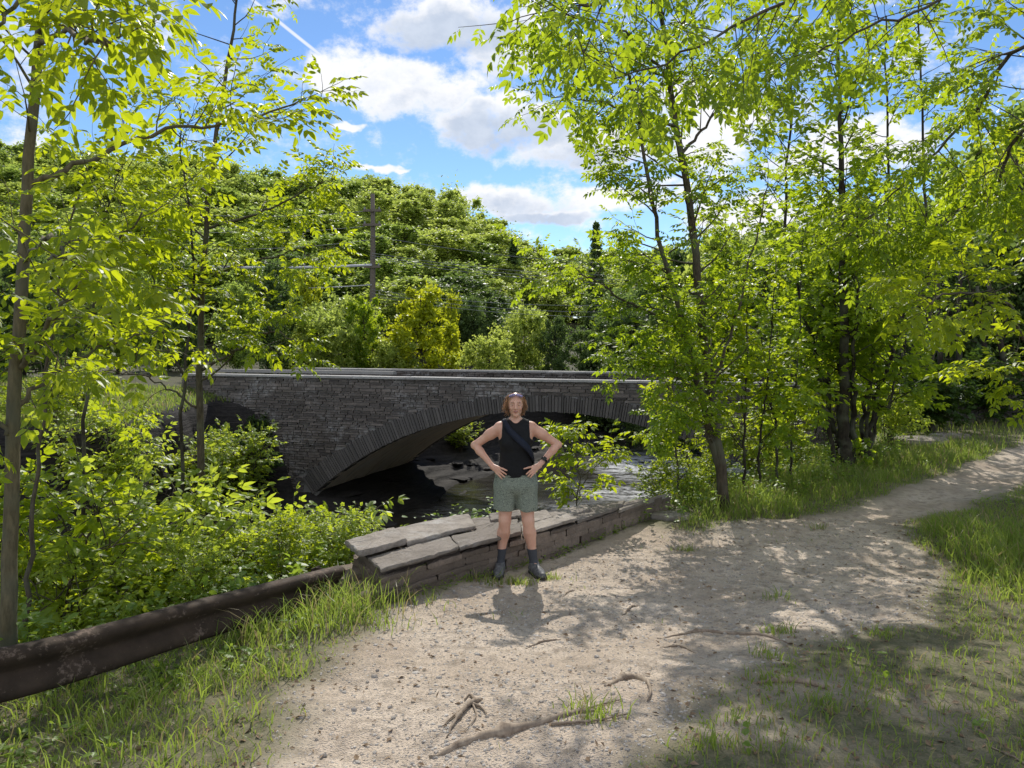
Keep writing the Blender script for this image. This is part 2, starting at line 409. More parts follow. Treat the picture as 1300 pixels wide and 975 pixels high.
def axis(pieces):
    out = []
    for a, b, s in pieces:
        n = max(1, int(round((b - a) / s))); out.append(np.linspace(a, b, n, endpoint=False))
    out.append([pieces[-1][1]]); return np.concatenate(out)
xs = axis([(-1500, -200, 130), (-200, -60, 10), (-60, -14, 1.0), (-14, -4, .16), (-4, 6, .05), (6, 10, .1), (10, 22, .3), (22, 70, 2), (70, 200, 10), (200, 1500, 130)])
ys = axis([(-300, -20, 40), (-20, -2, 1.5), (-2, 2, .2), (2, 10, .05), (10, 16, .1), (16, 30, .16), (30, 56, .35), (56, 130, 2), (130, 400, 15), (400, 2500, 150)])
X, Y = np.meshgrid(xs, ys)
Hh, DN, DF = terrain(X, Y)
ip = in_path(X, Y)
micro = .018 * fbm(X * 5, Y * 5, seed=77, oct=3) + .03 * fbm(X * 2.2, Y * 2.2, seed=78, oct=2)
Hh = Hh + micro * (DN < .5) * (np.abs(X) < 12) * (Y < 16)
# worn hollow of the path
Hh = Hh - .035 * sstep(0, .5, ip) * (Y < 16)
chan = np.minimum(sstep(.1, .7, DN), 1)
rock = sstep(1.6, 2.6, DN) * (DF > -.3)
rock = np.maximum(rock, sstep(-.25, .2, DF) * (DN > 1.0))
dirt = np.where(DN < .6, sstep(-.25, .25, ip), 0)
# bare soil patches in the shady lower right
bare = .6 * sstep(.15, .6, fbm(X * .9, Y * .9, seed=51)) * (Y < 8.2) * (X > .4) * (X < 5)
dirt = np.maximum(dirt, bare * .75 * (DN < 0))
sparse = sstep(3.2, 6.8, X) * 0
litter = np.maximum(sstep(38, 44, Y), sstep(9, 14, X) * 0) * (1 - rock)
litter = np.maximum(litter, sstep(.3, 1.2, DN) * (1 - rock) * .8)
verts = np.stack([X, Y, Hh], -1).reshape(-1, 3)
nx, ny = len(xs), len(ys)
I = (np.arange(ny - 1)[:, None] * nx + np.arange(nx - 1)[None, :])
quads = np.stack([I, I + 1, I + nx + 1, I + nx], -1).reshape(-1, 4)
fc = lambda A: ((A[:-1, :-1] + A[1:, :-1] + A[:-1, 1:] + A[1:, 1:]) / 4).ravel()
fd, fr = fc(np.where(DN < .3, sstep(-.1, .1, ip), 0)), fc(rock)
cls = np.where(fr > .5, 2, np.where(fd > .5, 1, 0))
for k, (nm, lb) in enumerate((('ground', 'grassy and earthen ground of the riverside terrace and hillside'), ('dirt_path', 'trodden sandy gravel footpath with stones and roots'), ('rock_bank', 'dark layered bedrock ledges of the river gorge'))):
    q = quads[cls == k]; used, inv = np.unique(q, return_inverse=True)
    me = mesh_arrays(nm, verts[used], [inv.reshape(q.shape)], True, {'dirt': dirt.ravel()[used], 'rock': rock.ravel()[used], 'litter': litter.ravel()[used]})
    o = obj(nm, me, M['ground']); tag(o, lb, nm.replace('_', ' '), kind='structure')
# river
wx = np.linspace(-40, 22, 200); wy = np.linspace(-12, 56, 220); WX, WY = np.meshgrid(wx, wy)
WZ = -3.16 + .04 * fbm(WX * 1.2, WY * .8, seed=61) + .09 * sstep(27, 30, WY) + .10 * sstep(33, 35, WY)
foam = .8 * np.exp(-((WY - 32.5) / 3.0) ** 2) * sstep(2.6, 5.0, WX)
foam = np.maximum(foam, .8 * np.exp(-((WY - 27.5) / 1.3) ** 2) * sstep(1.8, 3.2, WX) * sstep(6.5, 5, WX))
foam = np.maximum(foam, .38 * np.exp(-((WY - 24.5) / 1.2) ** 2) * sstep(-4, -1, WX) * sstep(5, 2, WX))
foam = np.maximum(foam, .9 * sstep(43, 45, WY))
I = (np.arange(219)[:, None] * 200 + np.arange(199)[None, :])
me = mesh_arrays('river', np.stack([WX, WY, WZ], -1).reshape(-1, 3), [np.stack([I, I + 1, I + 201, I + 200], -1).reshape(-1, 4)], True, {'foam': foam.ravel()})
tag(obj('river', me, M['water']), 'dark shallow river with white rapids under the bridge', 'river', kind='structure')

# ------------------------------------------------------------------ bridge
BA = np.array([-6.1, 24.0]); BD = np.array([.9435, -.3313]); BN = np.array([.3313, .9435])
UC, ZC, RI = 7.5, .27 - 11.7, 11.7
TOP = 1.16; BW = 6.6
def bp(u, v, z):
    u = np.asarray(u, float); v = np.asarray(v, float); z = np.asarray(z, float)
    return np.stack([BA[0] + u * BD[0] + v * BN[0], BA[1] + u * BD[1] + v * BN[1], z + 0 * u], -1)
AX = np.array([[BD[0], BD[1], 0], [BN[0], BN[1], 0], [0, 0, 1]])
def intr(u): return ZC + np.sqrt(np.maximum(RI ** 2 - (u - UC) ** 2, 1e-6))
def ring_depth(th): return .40 + .22 * np.abs(np.sin(th)) / .64
U0, U1 = -5.2, 24.0
bridge = empty('stone_arch_bridge', bp(UC, BW / 2, -3.0), 'dark coursed stone arch bridge with pale coping spanning the river', 'bridge')
boff = np.array(bridge.location)
rng = np.random.default_rng(4)
TH = math.asin(7.5 / RI)
def extr_z(u, extra=0.0):
    # top of the voussoir ring above u (-inf outside)
    R = RI + .40 + .12; d = RI + .5 + extra
    uu = u - UC
    th = np.arcsin(np.clip(uu / d, -1, 1)); Ro = RI + ring_depth(th) + extra
    return np.where(np.abs(uu) < Ro * math.sin(TH) + .02, ZC + np.sqrt(np.maximum(Ro ** 2 - uu ** 2, 0)), -99)
# masonry courses, near face: stones proud of a mortar backing
def masonry(vface, sgn, z_lo, z_hi, u0, u1, arch=True, ch=(.05, .105)):
    mb = MB(); z = z_lo
    while z < z_hi - .01:
        h = rng.uniform(*ch); h = min(h, z_hi - z)
        u = u0 - rng.uniform(0, .4)
        while u < u1:
            L = rng.uniform(.14, .52) * (1 if h < .1 else 1.15); a, b = max(u, u0), min(u + L, u1); u += L
            if b - a < .04: continue
            zc = z + h / 2
            if arch:
                # keep clear of the arch ring
                ez = max(extr_z((a + b) / 2), 0 * 0 - 99)
                if zc - h * .3 < ez: continue
                if ez < -90 and abs((a + b) / 2 - UC) < 8.2 and zc < ZC + math.sqrt(RI ** 2 - 7.5 ** 2) + .1 and abs((a + b) / 2 - UC) < 7.5: continue
            g = rng.uniform(.009, .018); pr = rng.uniform(.0, .03)
            mb.box(bp((a + b) / 2, vface + sgn * (.06 - pr / 2), zc) - boff, ((b - a) / 2 - g, .06 + pr / 2, h / 2 - g * .7), AX, attr=rng.beta(1.6, 1.8), jit=.006, rng=rng)
        z += h
    return mb
masonry(0, 1, -3.6, TOP - .068, U0, U1).build('stone_facing', M['bridge_stone'], bridge)
# mortar backing + core with arch opening (near), strips between arch and top
def core(v0, v1, name, mat):
    us = np.concatenate([np.linspace(U0, UC - 7.5, 12), np.linspace(UC - 7.5, UC + 7.5, 81), np.linspace(UC + 7.5, U1, 12)])
    us[11] -= 1e-4; us[93] += 1e-4
    lo = np.where(np.abs(us - UC) <= 7.5 + 1e-9, intr(us) + .02, -4.2)
    hi = np.full(len(us), TOP - .075)
    n = len(us)
    V = np.concatenate([bp(us, v0, lo), bp(us, v0, hi), bp(us, v1, hi), bp(us, v1, lo)]) - boff
    i = np.arange(n - 1); q = []
    for a, b in ((0, 1), (1, 2), (2, 3), (3, 0)): q.append(np.stack([a * n + i, a * n + i + 1, b * n + i + 1, b * n + i], -1))
    caps = [[0, n, 2 * n, 3 * n], [n - 1, 2 * n - 1, 3 * n - 1, 4 * n - 1]]
    mb = MB(); mb.add(V, [np.concatenate(q), np.array(caps)], .5); return mb.build(name, mat, bridge)
core(.045, .42, 'spandrel_wall', M['mortar'])
core(BW - .42, BW, 'spandrel_wall', M['bridge_stone'])
# fill + deck
mb = MB()
us = np.linspace(UC - 7.5, UC + 7.5, 61)
# barrel (soffit) as real vault
vs = np.linspace(.02, BW - .02, 30)
UU, VV = np.meshgrid(us, vs); ths = np.linspace(-TH, TH, 61); UU = UC + RI * np.sin(np.broadcast_to(ths, UU.shape)); ZZ = ZC + RI * np.cos(np.broadcast_to(ths, UU.shape))
ZZ = ZZ - .02 * fbm(UU * 1.5, VV * 2.5, seed=8)
V = bp(UU, VV, ZZ).reshape(-1, 3) - boff
I = (np.arange(29)[:, None] * 61 + np.arange(60)[None, :])
me = mesh_arrays('arch_soffit', V, [np.stack([I, I + 1, I + 62, I + 61], -1).reshape(-1, 4)], True, {'flow': (UU * 0 + VV + .25 * (UU - UC) + .0).ravel() * 1.0, 'along': (RI * np.broadcast_to(ths, UU.shape)).ravel()})
obj('arch_soffit', me, M['soffit'], bridge)
# voussoirs: narrow radial stones
for vf, sg in ((-.03, 1), (BW + .03, -1)):
    mb = MB(); th = -TH - .01
    while th < TH:
        w = rng.uniform(.06, .11) / RI; a, b = th + .0006, th + w - .0009; th += w
        d = float(ring_depth((a + b) / 2)) + rng.uniform(-.05, .07)
        ri, ro = RI - rng.uniform(0, .02), RI + d; dep = .38; pf = rng.uniform(-.012, .02)
        P8 = []
        for vv in (vf + sg * (-pf), vf + sg * dep):
            for (r, t) in ((ri, a), (ri, b), (ro, b), (ro, a)):
                P8.append(bp(UC + r * math.sin(t), vv, ZC + r * math.cos(t)))
        f = np.array([[0, 1, 2, 3], [7, 6, 5, 4], [0, 4, 5, 1], [1, 5, 6, 2], [2, 6, 7, 3], [3, 7, 4, 0]])
        mb.add(np.array(P8) - boff, [f], rng.uniform(0, 1))
    mb.build('arch_ring', M['voussoir'], bridge)
# far spandrel facing toward the road + copings
for v0, v1, zt in ((-.06, .46, TOP), (BW - .46, BW + .06, TOP)):
    u = U0
    while u < U1:
        L = rng.uniform(1.3, 2.0); b = min(u + L, U1)
        mb = MB(); mb.box(bp((u + b) / 2, (v0 + v1) / 2, zt - .033) - boff, ((b - u) / 2 - .006, (v1 - v0) / 2, .033), AX, attr=rng.uniform(0, 1), jit=.006, rng=rng)
        mb.build('coping_stone', M['coping'], bridge); u = b
masonry(BW - .42, -1, .15, TOP - .068, U0, U1, arch=False).build('parapet_facing', M['bridge_stone'], bridge)
mb = MB(); mb.box(bp((U0 + U1) / 2, BW / 2, .72) - boff, ((U1 - U0) / 2, BW / 2 - .44, .06), AX); mb.build('road_deck', M['asphalt'], bridge)
# pale kerb rail visible beyond the left end of the parapet
mb = MB(); mb.box(bp((U0 + 1.9) / 2, 1.6, 1.21) - boff, ((1.9 - U0) / 2, .12, .05), AX)
for u in (-4.6, -2.6, -.6, 1.4): mb.box(bp(u, 1.6, 1.0) - boff, (.05, .05, .2), AX)
mb.build('railing', M['coping'], bridge)
# approach wall continuing left of the bridge
# ------------------------------------------------------------------ utility pole and cables
PD = 47.0
pt = at(473, 246, PD); pb = np.array([pt[0], PD, gz(pt[0], PD)])
pole = empty('utility_pole', pb, 'weathered wooden utility pole with short crossarms rising behind the bridge', 'utility pole')
MB().tube([[0, 0, -.3], [0, 0, 4], [.02, 0, 8], [0, 0, pt[2] - pb[2]]], [.2, .18, .15, .12], 12).build('post', M['pole'], pole, True)
for yy, hw in ((268, .55), (286, .55), (339, .5)):
    z = at(473, yy, PD)[2] - pb[2]
    mb = MB(); mb.box((0, -.2, z), (hw, .06, .07)); a = mb.build('crossarm', M['pole'], pole)
    for sx in (-.8, .8): MB().tube([[sx * hw, -.2, z + .05], [sx * hw, -.2, z + .22]], [.06, .04], 8).build('insulator', M['wire'], pole)
def cable(a, b, sag, r, label, mat='wire', grp='overhead cables on the utility pole'):
    a, b = np.asarray(a, float), np.asarray(b, float); t = np.linspace(0, 1, 24)[:, None]
    p = a + (b - a) * t; p[:, 2] -= sag * 4 * (t * (1 - t))[:, 0]
    o = MB().tube(p, r, 5).build('overhead_cable', M[mat]); tag(o, label, 'cable', grp)
def att(y): return at(473, y, PD) + np.array([0, -.25, 0])
for y0, y1 in ((268, 262), (287, 285), (305, 308)):
    cable(att(y0), at(150, y1, 50), .5, .016, 'thin overhead cable running left from the upper half of the utility pole')
cable(att(337), at(120, 330, 48), .3, .085, 'thick pale cable bundle running left from the utility pole', 'bundle')
cable(att(362), at(150, 360, 48), .3, .03, 'pale cable running left low on the utility pole', 'bundle')
for y0, y1 in ((322, 330), (325, 338), (328, 345), (300, 322)):
    cable(att(y0), at(1050, y1, 62), 1.3, .016, 'thin overhead cable running right from the utility pole across the hillside')
for y0, y1 in ((368, 372), (372, 384), (376, 392)):
    cable(att(y0), at(1000, y1, 40), .8, .014, 'low overhead cable running right from the foot of the utility pole')

# ------------------------------------------------------------------ foliage toolkit
def T_leaf(n=8, w=.24, droop=.14, fold=.06):
    v = np.array([[0, 0, 0], [.32, w, fold], [.32, 0, 0], [.32, -w, fold], [.68, w * .8, fold * .6 - droop * .35], [.68, 0, -droop * .4], [.68, -w * .8, fold * .6 - droop * .35], [1, 0, -droop]])
    t = np.array([[0, 2, 1], [0, 3, 2], [1, 2, 5], [1, 5, 4], [2, 3, 6], [2, 6, 5], [4, 5, 7], [5, 6, 7]])
    return v, t
def T_diamond(w=.28, fold=.07, droop=.08):
    return np.array([[0, 0, 0], [.42, w, fold], [1, 0, -droop], [.42, -w, fold]]), np.array([[0, 2, 1], [0, 3, 2]])
def compose(parts):
    V, T, n = [], [], 0
    for (v, t, M3, off) in parts:
        V.append(v @ M3.T + off); T.append(t + n); n += len(v)
    return np.concatenate(V), np.concatenate(T)
def rotz(a): return np.array([[math.cos(a), -math.sin(a), 0], [math.sin(a), math.cos(a), 0], [0, 0, 1.]])
def roty(a): return np.array([[math.cos(a), 0, math.sin(a)], [0, 1, 0], [-math.sin(a), 0, math.cos(a)]])
def rotx(a): return np.array([[1, 0, 0], [0, math.cos(a), -math.sin(a)], [0, math.sin(a), math.cos(a)]])
def T_pinnate(pairs=3, ll=.42, lod=8, droop=.25, seed=0):
    r = np.random.default_rng(seed); parts = []
    lv, lt = T_leaf(w=.23) if lod == 8 else T_diamond(.24)
    for i in range(pairs):
        x = .28 + .5 * i / max(1, pairs - 1) * 1.0; z = -droop * x * x
        for s in (-1, 1):
            sc = ll * r.uniform(.82, 1.08)
            Rm = rotz(s * r.uniform(.85, 1.15)) @ roty(r.uniform(.15, .5)) @ rotx(s * r.uniform(-.35, .2))
            parts.append((lv, lt, Rm * sc, np.array([x, 0, z])))
    parts.append((lv, lt, roty(.35) * ll * 1.1, np.array([.80, 0, -droop * .7])))
    # rachis
    rv = np.array([[0, .006, 0], [0, -.006, 0], [.82, 0, -droop * .68]]); parts.append((rv, np.array([[0, 1, 2]]), np.eye(3), np.zeros(3)))
    return compose(parts)
def T_sprig(k=5, lod=4, seed=0):
    "short twig tip with k simple leaves"
    r = np.random.default_rng(seed); parts = []
    lv, lt = T_leaf(w=.30) if lod == 8 else T_diamond(.30)
    for i in range(k):
        x = .1 + .6 * i / k; s = -1 if i % 2 else 1
        parts.append((lv, lt, rotz(s * r.uniform(.5, 1.2)) @ roty(r.uniform(-.1, .5)) @ rotx(r.uniform(-.5, .5)) * r.uniform(.38, .55), np.array([x, 0, -.05 * x])))
    parts.append((lv, lt, roty(.2) * .5, np.array([.62, 0, -.04])))
    return compose(parts)
TP8 = [T_pinnate(3, .42, 8, .25, s) for s in range(4)]
TP4 = [T_pinnate(3, .44, 4, .25, s) for s in range(4)]
TP8b = [T_pinnate(2, .52, 8, .3, s + 9) for s in range(4)]
TS8 = [T_sprig(5, 8, s) for s in range(4)]
TS4 = [T_sprig(6, 4, s) for s in range(4)]
def scatter(tmpls, pos, dirs, nrm, size, rng, name, mat, parent=None):
    pos, dirs, nrm = (np.asarray(a, float) for a in (pos, dirs, nrm)); size = np.broadcast_to(size, (len(pos),))
    dirs = dirs / (np.linalg.norm(dirs, axis=1, keepdims=True) + 1e-9)
    yv = np.cross(nrm, dirs); yv /= np.linalg.norm(yv, axis=1, keepdims=True) + 1e-9
    zv = np.cross(dirs, yv)
    which = rng.integers(0, len(tmpls), len(pos)); V, T, n = [], [], 0
    for k, (tv, tt) in enumerate(tmpls):
        s = np.where(which == k)[0]
        if not len(s): continue
        v = (tv[None, :, 0, None] * dirs[s][:, None] + tv[None, :, 1, None] * yv[s][:, None] + tv[None, :, 2, None] * zv[s][:, None]) * size[s][:, None, None] + pos[s][:, None]
        t = tt[None] + (np.arange(len(s)) * len(tv))[:, None, None] + n
        V.append(v.reshape(-1, 3)); T.append(t.reshape(-1, 3)); n += v.shape[0] * v.shape[1]
    me = mesh_arrays(name, np.concatenate(V), [np.concatenate(T)], False)
    return obj(name, me, mat, parent)
def unit(v): v = np.asarray(v, float); return v / (np.linalg.norm(v) + 1e-9)
def smooth_path(pts, n):
    pts = np.asarray(pts, float); m = len(pts)
    if m == 2: return pts[0] + (pts[1] - pts[0]) * np.linspace(0, 1, n)[:, None]
    P = np.concatenate([[2 * pts[0] - pts[1]], pts, [2 * pts[-1] - pts[-2]]]); out = []
    for t in np.linspace(0, m - 1 - 1e-6, n):
        i = int(t); f = t - i; a, b, c, d = P[i], P[i + 1], P[i + 2], P[i + 3]
        out.append(.5 * ((2 * b) + (c - a) * f + (2 * a - 5 * b + 4 * c - d) * f * f + (3 * b - a - 3 * c + d) * f ** 3))
    return np.array(out)
def sub_branch(rng, o, d, L, n, up, wob):
    p = [np.array(o)]; d = unit(d); st = L / n
    for i in range(n):
        d = unit(d + rng.normal(0, wob, 3) + np.array([0, 0, up])); p.append(p[-1] + d * st)
    return np.array(p)
def grow(rng, mb, limb, anchors, off):
    """limb: dict pts,r,t0,nb,L,ang,up,tw,TL,lf ; draws wood into mb, appends leaf anchors"""
    P = smooth_path(limb['pts'], limb.get('seg', 26)); n = len(P)
    wobn = limb.get('jit', .012)
    P[1:-1] += rng.normal(0, wobn, (n - 2, 3))
    r0, r1 = limb['r']; tt = np.linspace(0, 1, n); R = r0 + (r1 - r0) * tt ** .8
    mb.tube(P - off, R, limb.get('sides', 8), cap=True)
    tan = np.gradient(P, axis=0)
    nb = limb['nb']
    for k in range(nb):
        t = limb['t0'] + (1 - limb['t0']) * ((k + rng.uniform(.1, .9)) / nb) ** limb.get('pw', 1.0)
        t = min(t, .995); i = int(t * (n - 1)); f = t * (n - 1) - i
        o = P[i] * (1 - f) + P[min(i + 1, n - 1)] * f; d0 = unit(tan[i])
        a = unit(np.cross(d0, rng.normal(0, 1, 3))); 
        if 'side' in limb: a = unit(a + np.asarray(limb['side'], float) * rng.uniform(0, 1.2))
        ang = rng.normal(limb['ang'], .18)
        d = d0 * math.cos(ang) + a * math.sin(ang)
        L = limb['L'] * rng.uniform(.55, 1.15) * (1 - limb.get('taper', .35) * t)
        rr = max(.003, R[i] * .45); 
        B = sub_branch(rng, o, d, L, 6, limb['up'], .10)
        mb.tube(B - off, np.linspace(min(rr, .004 + L * .012), .0025, 7), 5, cap=False)
        for j in range(limb['tw']):
            u = rng.uniform(.25, 1.0); q = int(u * 6); q = min(q, 5); oo = B[q] + (B[q + 1] - B[q]) * (u * 6 - q)
            dd = unit(B[q + 1] - B[q]); aa = unit(np.cross(dd, rng.normal(0, 1, 3) + np.array([0, 0, 2.0]))) * rng.choice([-1, 1])
            if j == limb['tw'] - 1: dd2 = dd; oo = B[-1]
            else: dd2 = dd * .6 + aa * .8
            TL = limb['TL'] * rng.uniform(.6, 1.2)
            Tw = sub_branch(rng, oo, dd2, TL, 4, limb['up'] * .5, .12)
            mb.tube(Tw - off, np.linspace(.0032, .0015, 5), 3, cap=False)
            for l in range(limb['lf']):
                w = (l + rng.uniform(.2, .9)) / limb['lf'] * 4; qi = min(int(w), 3)
                lo = Tw[qi] + (Tw[qi + 1] - Tw[qi]) * (w - qi); td = unit(Tw[qi + 1] - Tw[qi])
                sd = unit(np.cross(td, [0, 0, 1.])) * (1 if l % 2 else -1)
                ld = unit(td * .5 + sd * .9 + np.array([0, 0, limb.get('ld', -.15)]) + rng.normal(0, .28, 3)) if l < limb['lf'] - 1 else unit(td + np.array([0, 0, limb.get('ld', -.15)]))
                anchors.append((lo, ld))
def tree(name, label, cat, base, limbs, seed, leafmat, tmpls, size, bark='bark', group=None, tilt=.35, leafname='crown', woodname='trunk'):
    rng = np.random.default_rng(seed); off = np.asarray(base, float)
    root = empty(name, off, label, cat, group); mb = MB(); an = []
    for l in limbs: grow(rng, mb, l, an, off)
    mb.build(woodname, M[bark], root, True)
    pos = np.array([a[0] for a in an]) - off; d = np.array([a[1] for a in an])
    nr = rng.normal(0, tilt, (len(an), 3)) + np.array([0, 0, 1.])
    scatter(tmpls, pos, d, nr, size * rng.uniform(.65, 1.2, len(an)), rng, leafname, M[leafmat], root)
    return root
def copy_tree(o, parent=None):
    c = o.copy(); COL.objects.link(c)
    if parent is not None: c.parent = parent
    for ch in list(o.children): copy_tree(ch, c)
    return c
LB = dict(t0=.25, nb=20, L=.9, ang=1.0, up=.03, tw=4, TL=.3, lf=4)
def L(pts, r, **k): d = dict(LB); d.update(pts=pts, r=r); d.update(k); return d

# ------------------------------------------------------------------ foreground trees, left
b = at(10, 830, 4.9); b[2] = gz(b[0], b[1]) - .05
tree('ash_tree', 'slim young tree with bare lower trunk at the left edge behind the guardrail', 'tree', b, [
    L([b, at(14, 640, 4.9), at(25, 400, 4.9), at(42, 140, 4.9), at(62, -60, 4.85), at(85, -260, 4.8)], (.052, .02), t0=.56, nb=11, L=.7, tw=3, lf=3, sides=12, jit=.004, seg=30),
    L([at(36, 232, 4.9), at(100, 210, 5.0), at(200, 168, 5.3), at(300, 155, 5.6), at(385, 125, 5.9)], (.022, .006), t0=.35, nb=12, L=.55, up=.04, tw=3, TL=.22, lf=3),
    L([at(22, 470, 4.9), at(70, 400, 4.7), at(130, 330, 4.5), at(180, 270, 4.4)], (.02, .005), t0=.2, nb=9, L=.6, tw=3, lf=4),
    L([at(20, 520, 4.9), at(60, 480, 5.2), at(130, 440, 5.5), at(200, 420, 5.7)], (.02, .005), t0=.2, nb=8, L=.55, tw=3, lf=4),
    L([at(48, 60, 4.85), at(80, 40, 4.2), at(105, 50, 3.5), at(140, 55, 3.1)], (.018, .005), t0=.35, nb=10, L=.42, tw=3, TL=.16, lf=3, ld=-.5),
    L([at(50, 40, 4.85), at(60, 0, 4.2), at(40, -10, 3.6), at(10, 20, 3.2), at(-30, 60, 3.0)], (.018, .005), t0=.35, nb=7, L=.45, tw=2, TL=.16, lf=3, ld=-.4),
    L([at(18, 560, 4.9), at(-30, 500, 4.7), at(-60, 440, 4.5)], (.018, .005), t0=.2, nb=5, L=.5, tw=2, lf=4),
    L([at(30, 330, 4.9), at(60, 300, 4.4), at(80, 320, 3.9), at(60, 330, 3.5)], (.016, .005), t0=.4, nb=6, L=.35, tw=2, TL=.16, lf=3, ld=-.4),
], 11, 'leaf_bright', TP8, .21, 'bark_pale')
b = at(33, 830, 5.6); b[2] = gz(b[0], b[1]) - .1
tree('sapling', 'thin dark sapling close behind the left edge trunk', 'tree', b, [
    L([b, at(38, 700, 5.6), at(52, 560, 5.7), at(62, 430, 5.8), at(100, 250, 5.9)], (.022, .007), t0=.5, nb=8, L=.7, tw=3, lf=3, sides=8)], 12, 'leaf_bright', TP8, .22, 'bark')
b = at(254, 700, 8.8); b[2] = gz(b[0], b[1]) - .1
tree('ash_tree', 'straight young tree with airy yellow green leaves left of the bridge', 'tree', b, [
    L([b, at(254, 560, 8.8), at(254, 400, 8.8), at(266, 240, 8.8), at(282, 120, 8.8), at(298, 20, 8.8), at(306, -40, 8.8)], (.05, .009), t0=.22, nb=24, L=1.0, tw=3, lf=4, sides=10, jit=.01, up=.05, ang=1.1, side=(0, 0, .1)),
    L([at(256, 470, 8.8), at(310, 440, 8.5), at(350, 420, 8.3), at(390, 450, 8.1)], (.02, .004), t0=.2, nb=10, L=.5, tw=3, TL=.2, lf=4),
    L([at(252, 380, 8.8), at(180, 330, 8.5), at(120, 320, 8.3)], (.02, .004), t0=.2, nb=10, L=.75, tw=3, lf=4),
    L([at(262, 290, 8.8), at(330, 270, 8.7), at(390, 240, 8.6), at(425, 225, 8.5)], (.02, .004), t0=.3, nb=12, L=.5, tw=3, TL=.2, lf=4),
    L([at(258, 350, 8.8), at(330, 330, 8.7), at(400, 310, 8.6)], (.02, .004), t0=.2, nb=10, L=.6, tw=3, lf=4),
    L([at(254, 520, 8.8), at(190, 480, 8.6), at(130, 470, 8.4)], (.016, .004), t0=.3, nb=7, L=.5, tw=3, lf=4),
], 13, 'leaf_bright', TP8, .19, 'bark')
b = at(232, 720, 8.2); b[2] = gz(b[0], b[1]) - .1
tree('sapling', 'thin forked sapling just left of the straight young tree', 'tree', b, [
    L([b, at(230, 600, 8.2), at(237, 450, 8.2), at(245, 330, 8.2), at(232, 200, 8.1), at(228, 130, 8)], (.026, .006), t0=.4, nb=14, L=.75, tw=3, lf=4, sides=8, up=.04),
    L([at(236, 480, 8.2), at(205, 420, 8.1), at(190, 340, 8), at(180, 280, 7.9)], (.016, .004), t0=.3, nb=10, L=.6, tw=3, lf=4)], 14, 'leaf_bright', TP8, .21, 'bark_dark')
b = at(110, 760, 7.6); b[2] = gz(b[0], b[1]) - .1
tree('sapling', 'young leafy sapling between the two left hand trees', 'tree', b, [
    L([b, at(105, 600, 7.6), at(118, 420, 7.6), at(130, 300, 7.6), at(150, 215, 7.5)], (.026, .006), t0=.45, nb=15, L=.85, tw=3, lf=4, sides=8, up=.03),
    ], 15, 'leaf_bright', TP8, .21, 'bark_dark')

# ------------------------------------------------------------------ foreground trees, right
b = at(921, 632, 9.9); b[2] = gz(b[0], b[1]) - .05
tree('ash_tree', 'tall twin stemmed young tree right of the bridge, at the path bend', 'tree', b, [
    L([b, at(905, 520, 9.9), at(888, 380, 9.9), at(872, 240, 9.9), at(852, 120, 9.9), at(838, 0, 9.9), at(830, -110, 9.9)], (.078, .02), t0=.2, nb=46, L=1.35, tw=5, lf=5, sides=12, up=.02, ang=1.05),
    L([at(918, 610, 9.9), at(890, 500, 9.8), at(868, 420, 9.7), at(836, 300, 9.6), at(815, 180, 9.6), at(790, 60, 9.6)], (.055, .012), t0=.26, nb=34, L=1.2, tw=5, lf=5, sides=10, ang=1.0, side=(-.4, 0, 0)),
    L([at(876, 420, 9.8), at(800, 385, 9.5), at(740, 350, 9.3), at(690, 335, 9.2)], (.02, .005), t0=.3, nb=10, L=.6, tw=3, lf=4, TL=.22),
    L([at(885, 480, 9.8), at(820, 470, 9.4), at(770, 465, 9.1)], (.018, .004), t0=.35, nb=7, L=.45, tw=3, lf=4, TL=.2),
    L([at(900, 500, 9.8), at(935, 400, 9.9), at(960, 300, 10), at(975, 230, 10)], (.024, .006), t0=.25, nb=10, L=.9, tw=3, lf=4),
    L([at(905, 560, 9.8), at(880, 540, 9.5), at(848, 520, 9.3)], (.014, .004), t0=.1, nb=12, L=.45, tw=4, lf=4, TL=.18),
    L([at(900, 520, 9.8), at(885, 500, 9.5), at(860, 480, 9.2), at(845, 470, 9.1)], (.014, .004), t0=.1, nb=12, L=.45, tw=4, lf=4, TL=.18),
    L([at(895, 470, 9.8), at(870, 430, 9.5), at(850, 410, 9.3)], (.014, .004), t0=.1, nb=10, L=.5, tw=4, lf=4, TL=.18),
    L([at(850, 100, 9.9), at(790, 40, 9.4), at(720, 20, 9.0), at(680, 30, 8.8)], (.02, .005), t0=.2, nb=14, L=.7, tw=4, lf=4),
    L([at(862, 200, 9.9), at(920, 130, 10), at(975, 70, 10.1)], (.024, .006), t0=.2, nb=12, L=.9, tw=4, lf=4),
    L([at(845, 60, 9.9), at(900, -10, 10), at(960, -60, 10.1)], (.02, .006), t0=.1, nb=10, L=.9, tw=4, lf=4),
    L([at(858, 160, 9.9), at(760, 130, 9.3), at(690, 120, 8.9)], (.02, .005), t0=.25, nb=10, L=.7, tw=3, lf=4),
], 21, 'leaf_mid', TP8, .185, 'bark')
